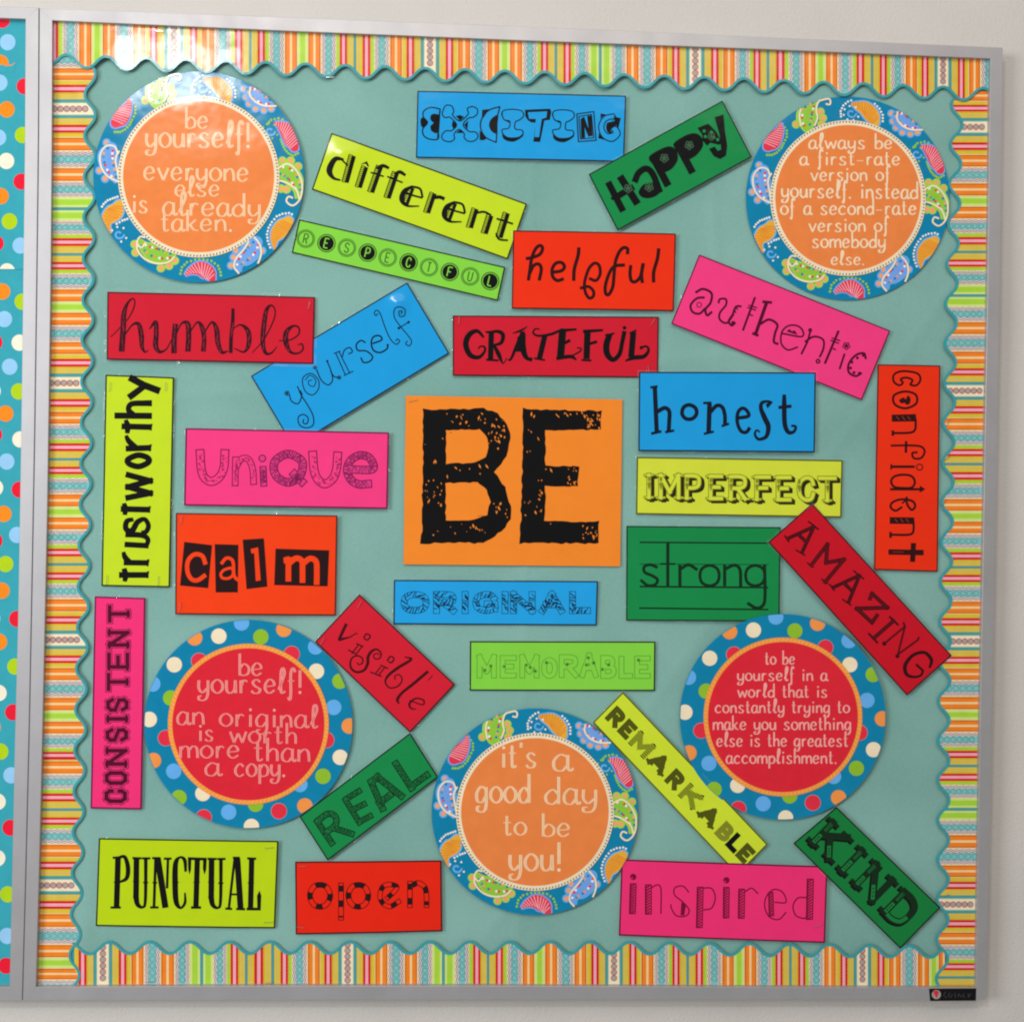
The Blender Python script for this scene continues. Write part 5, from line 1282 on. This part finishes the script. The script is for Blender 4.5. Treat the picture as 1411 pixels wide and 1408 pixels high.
stripB = 'y@105 R@114 Y T C@142 T Y R@169 y O@189 B@210 O@231 B@252 G@268 T@278 G@287.5 B@303 l R@323 Y T@339.5 Y R@356 Y T@376 Y R@392 l B@412 O@433 y R@452 Y T C@479 T Y R@505.5 y O@525 B@546 O@566.5 B@586 G@602 T@611 G@620 B@637 l R@657 Y T@672.5 Y R@688 l B@708.5 O@728.5 L@743.5 O@759 B@779.5 O@800 y R@820 Y T C@846 T Y R@872 y O@891.5 B@912.5 l R@931 Y T@947.5 Y R@963.5 l B@984 O@1003 L@1018.5 O@1033.5 B@1054 l R@1073 Y T@1089 Y R@1105 l B@1124 O@1144 y R@1162.5 Y T C@1188 T Y R@1214 y O@1232 B@1253 O@1273 L@1287 O@1300 B'
stripL = 'B@83 O@103 y R@122.5 Y T C@150.6 T Y R@178 y O@198.5 B@220 O@241 B@262 G@279 T@288 G@298 B@314 l R@333.5 Y T@351 Y R@366.5 l B@387 O@407.5 L@423 O@439.5 B@460 O@480 y R@500 Y T C@528 T Y R@555.5 y O@575.5 B@595.5 l R@616 Y T@633 Y R@648 l B@669 O@690 L@705 O@721 B@740.5 l R@761 Y T@777.5 Y R@794 l B@813.5 O@834 y R@854 Y T C@881.5 T Y R@908 y O@928 B@948.5 O@970 L@986 O@1002 B@1021.5 l R@1040 y'
stripL2 = 'y@1045 O@1057 B@1077 l R@1098 Y T@1115 Y R@1131 l B@1151 O@1172 y R@1191.5 Y T C@1219.5 T Y R@1246 y O@1267.5 B@1289 O@1310 L@1326 O@1342 B@1358 O'
stripR = 'O@133 y R@149 Y T C@175.5 T Y R@202 y O@222 B@241 O@262 L@277.5 O@293.5 B@312 l R@332 Y T@347.5 Y R@363 l B@382.5 G@399 T@407.5 G@416 B@432.5 O@452.5 B@472 O@494 y R@512.5 Y T C@538.5 T Y R@565 y O@584 B@604 l R@623.5 Y T@639.5 Y R@656 l B@676 O@696 L@711 O@726.5 B@745.5 l R@766 Y T@781.5 Y R@797 l B@816.5 O@837.5 y R@856.5 Y T C@883.5 T Y R@909.5 y O@928 B@947.5 O@969 L@984.5 O@999.5 B@1019 l R@1039 Y T@1055 Y R@1070.5 l B@1090.5 G@1105 T@1114.5 G@1123.5 B@1138.5 O@1158.5 B@1180 O@1200 y R@1219.5 Y T C@1245.5 T Y R@1272 y O@1292 B@1312 l R@1331 Y T@1346 Y R@1362'
rB = strip('striped scalloped border strip along the bottom edge of the board', seq(stripB, 0, 0), 100, 1302, True, B_IN, B_EDGE, 8.0, 55.1, 151, -1, 0.0010)
rL = strip('striped scalloped border strip down the upper left side of the board', seq(stripL, 0, 0), 72, 1046, False, L_IN, L_EDGE, 7.3, 56.38, 103, 1, 0.0019)
rL2 = strip('short striped scalloped border strip at the lower left side of the board', seq(stripL2, 0, 0), 1043, 1361, False, L_IN, L_EDGE, 7.0, 56.38, 103, 1, 0.0012)
rR = strip('striped scalloped border strip down the right side of the board', seq(stripR, 0, 0), 126, 1362, False, R_IN, R_EDGE, 7.6, 54.7, 144.5, -1, 0.0012)
rT = strip('striped scalloped border strip along the top edge of the board', seq(stripT, 0, 0), 70, 1367, True, T_IN, T_EDGE, 8.4, 54.9, 119.5, 1, 0.0038)

# ------------------------------------------------------------------ staples seen in the photograph
byl = {}
for o in list(C.objects):
    if o.type == 'EMPTY' and 'label' in o: byl[o['label']] = o
def root_of(word):
    for k, o in byl.items():
        if word in k: return o
for word, x, y, ang, h in (('reading humble', 426, 421, 80, 0.0042), ('reading calm', 250, 716, 82, 0.0040), ('reading calm', 248, 836, 84, 0.0042), ('reading visible', 495, 833, 62, 0.0050), ('reading visible', 443.5, 884, 60, 0.0050),
                           ('reading GRATEFUL', 632.5, 441, 86, 0.0026), ('reading GRATEFUL', 899.5, 444, 62, 0.0026), ('reading GRATEFUL', 893.5, 509, 100, 0.0026), ('reading trustworthy', 151, 533, 88, 0.0028), ('reading trustworthy', 228, 533, 90, 0.0028),
                           ('reading trustworthy', 147, 799, 88, 0.0028), ('reading trustworthy', 218, 800, 90, 0.0028), ('reading PUNCTUAL', 370.5, 1167.5, 4, 0.0030), ('reading PUNCTUAL', 369.5, 1270, 2, 0.0030), ('reading open', 417, 1193, 2, 0.0030), ('reading open', 414.5, 1277, -6, 0.0030),
                           ('reading AMAZING', 1116, 698, 42, 0.0060), ('reading inspired', 1127, 1275, 20, 0.0055),
                           ('top edge', 455, 107, 2, 0.0058), ('top edge', 1359, 98, 90, 0.0058), ('top edge', 219, 43.5, 2, 0.0058), ('bottom edge', 207, 1352, 2, 0.0012), ('bottom edge', 371, 1353, 4, 0.0012),
                           ('down the right side', 1304, 632, 38, 0.0020), ('down the right side', 1306, 582, 60, 0.0020), ('down the right side', 1301, 692, 60, 0.0020), ('down the right side', 1302, 1233, 10, 0.0020)):
    staple(root_of(word), x, y, ang, h)
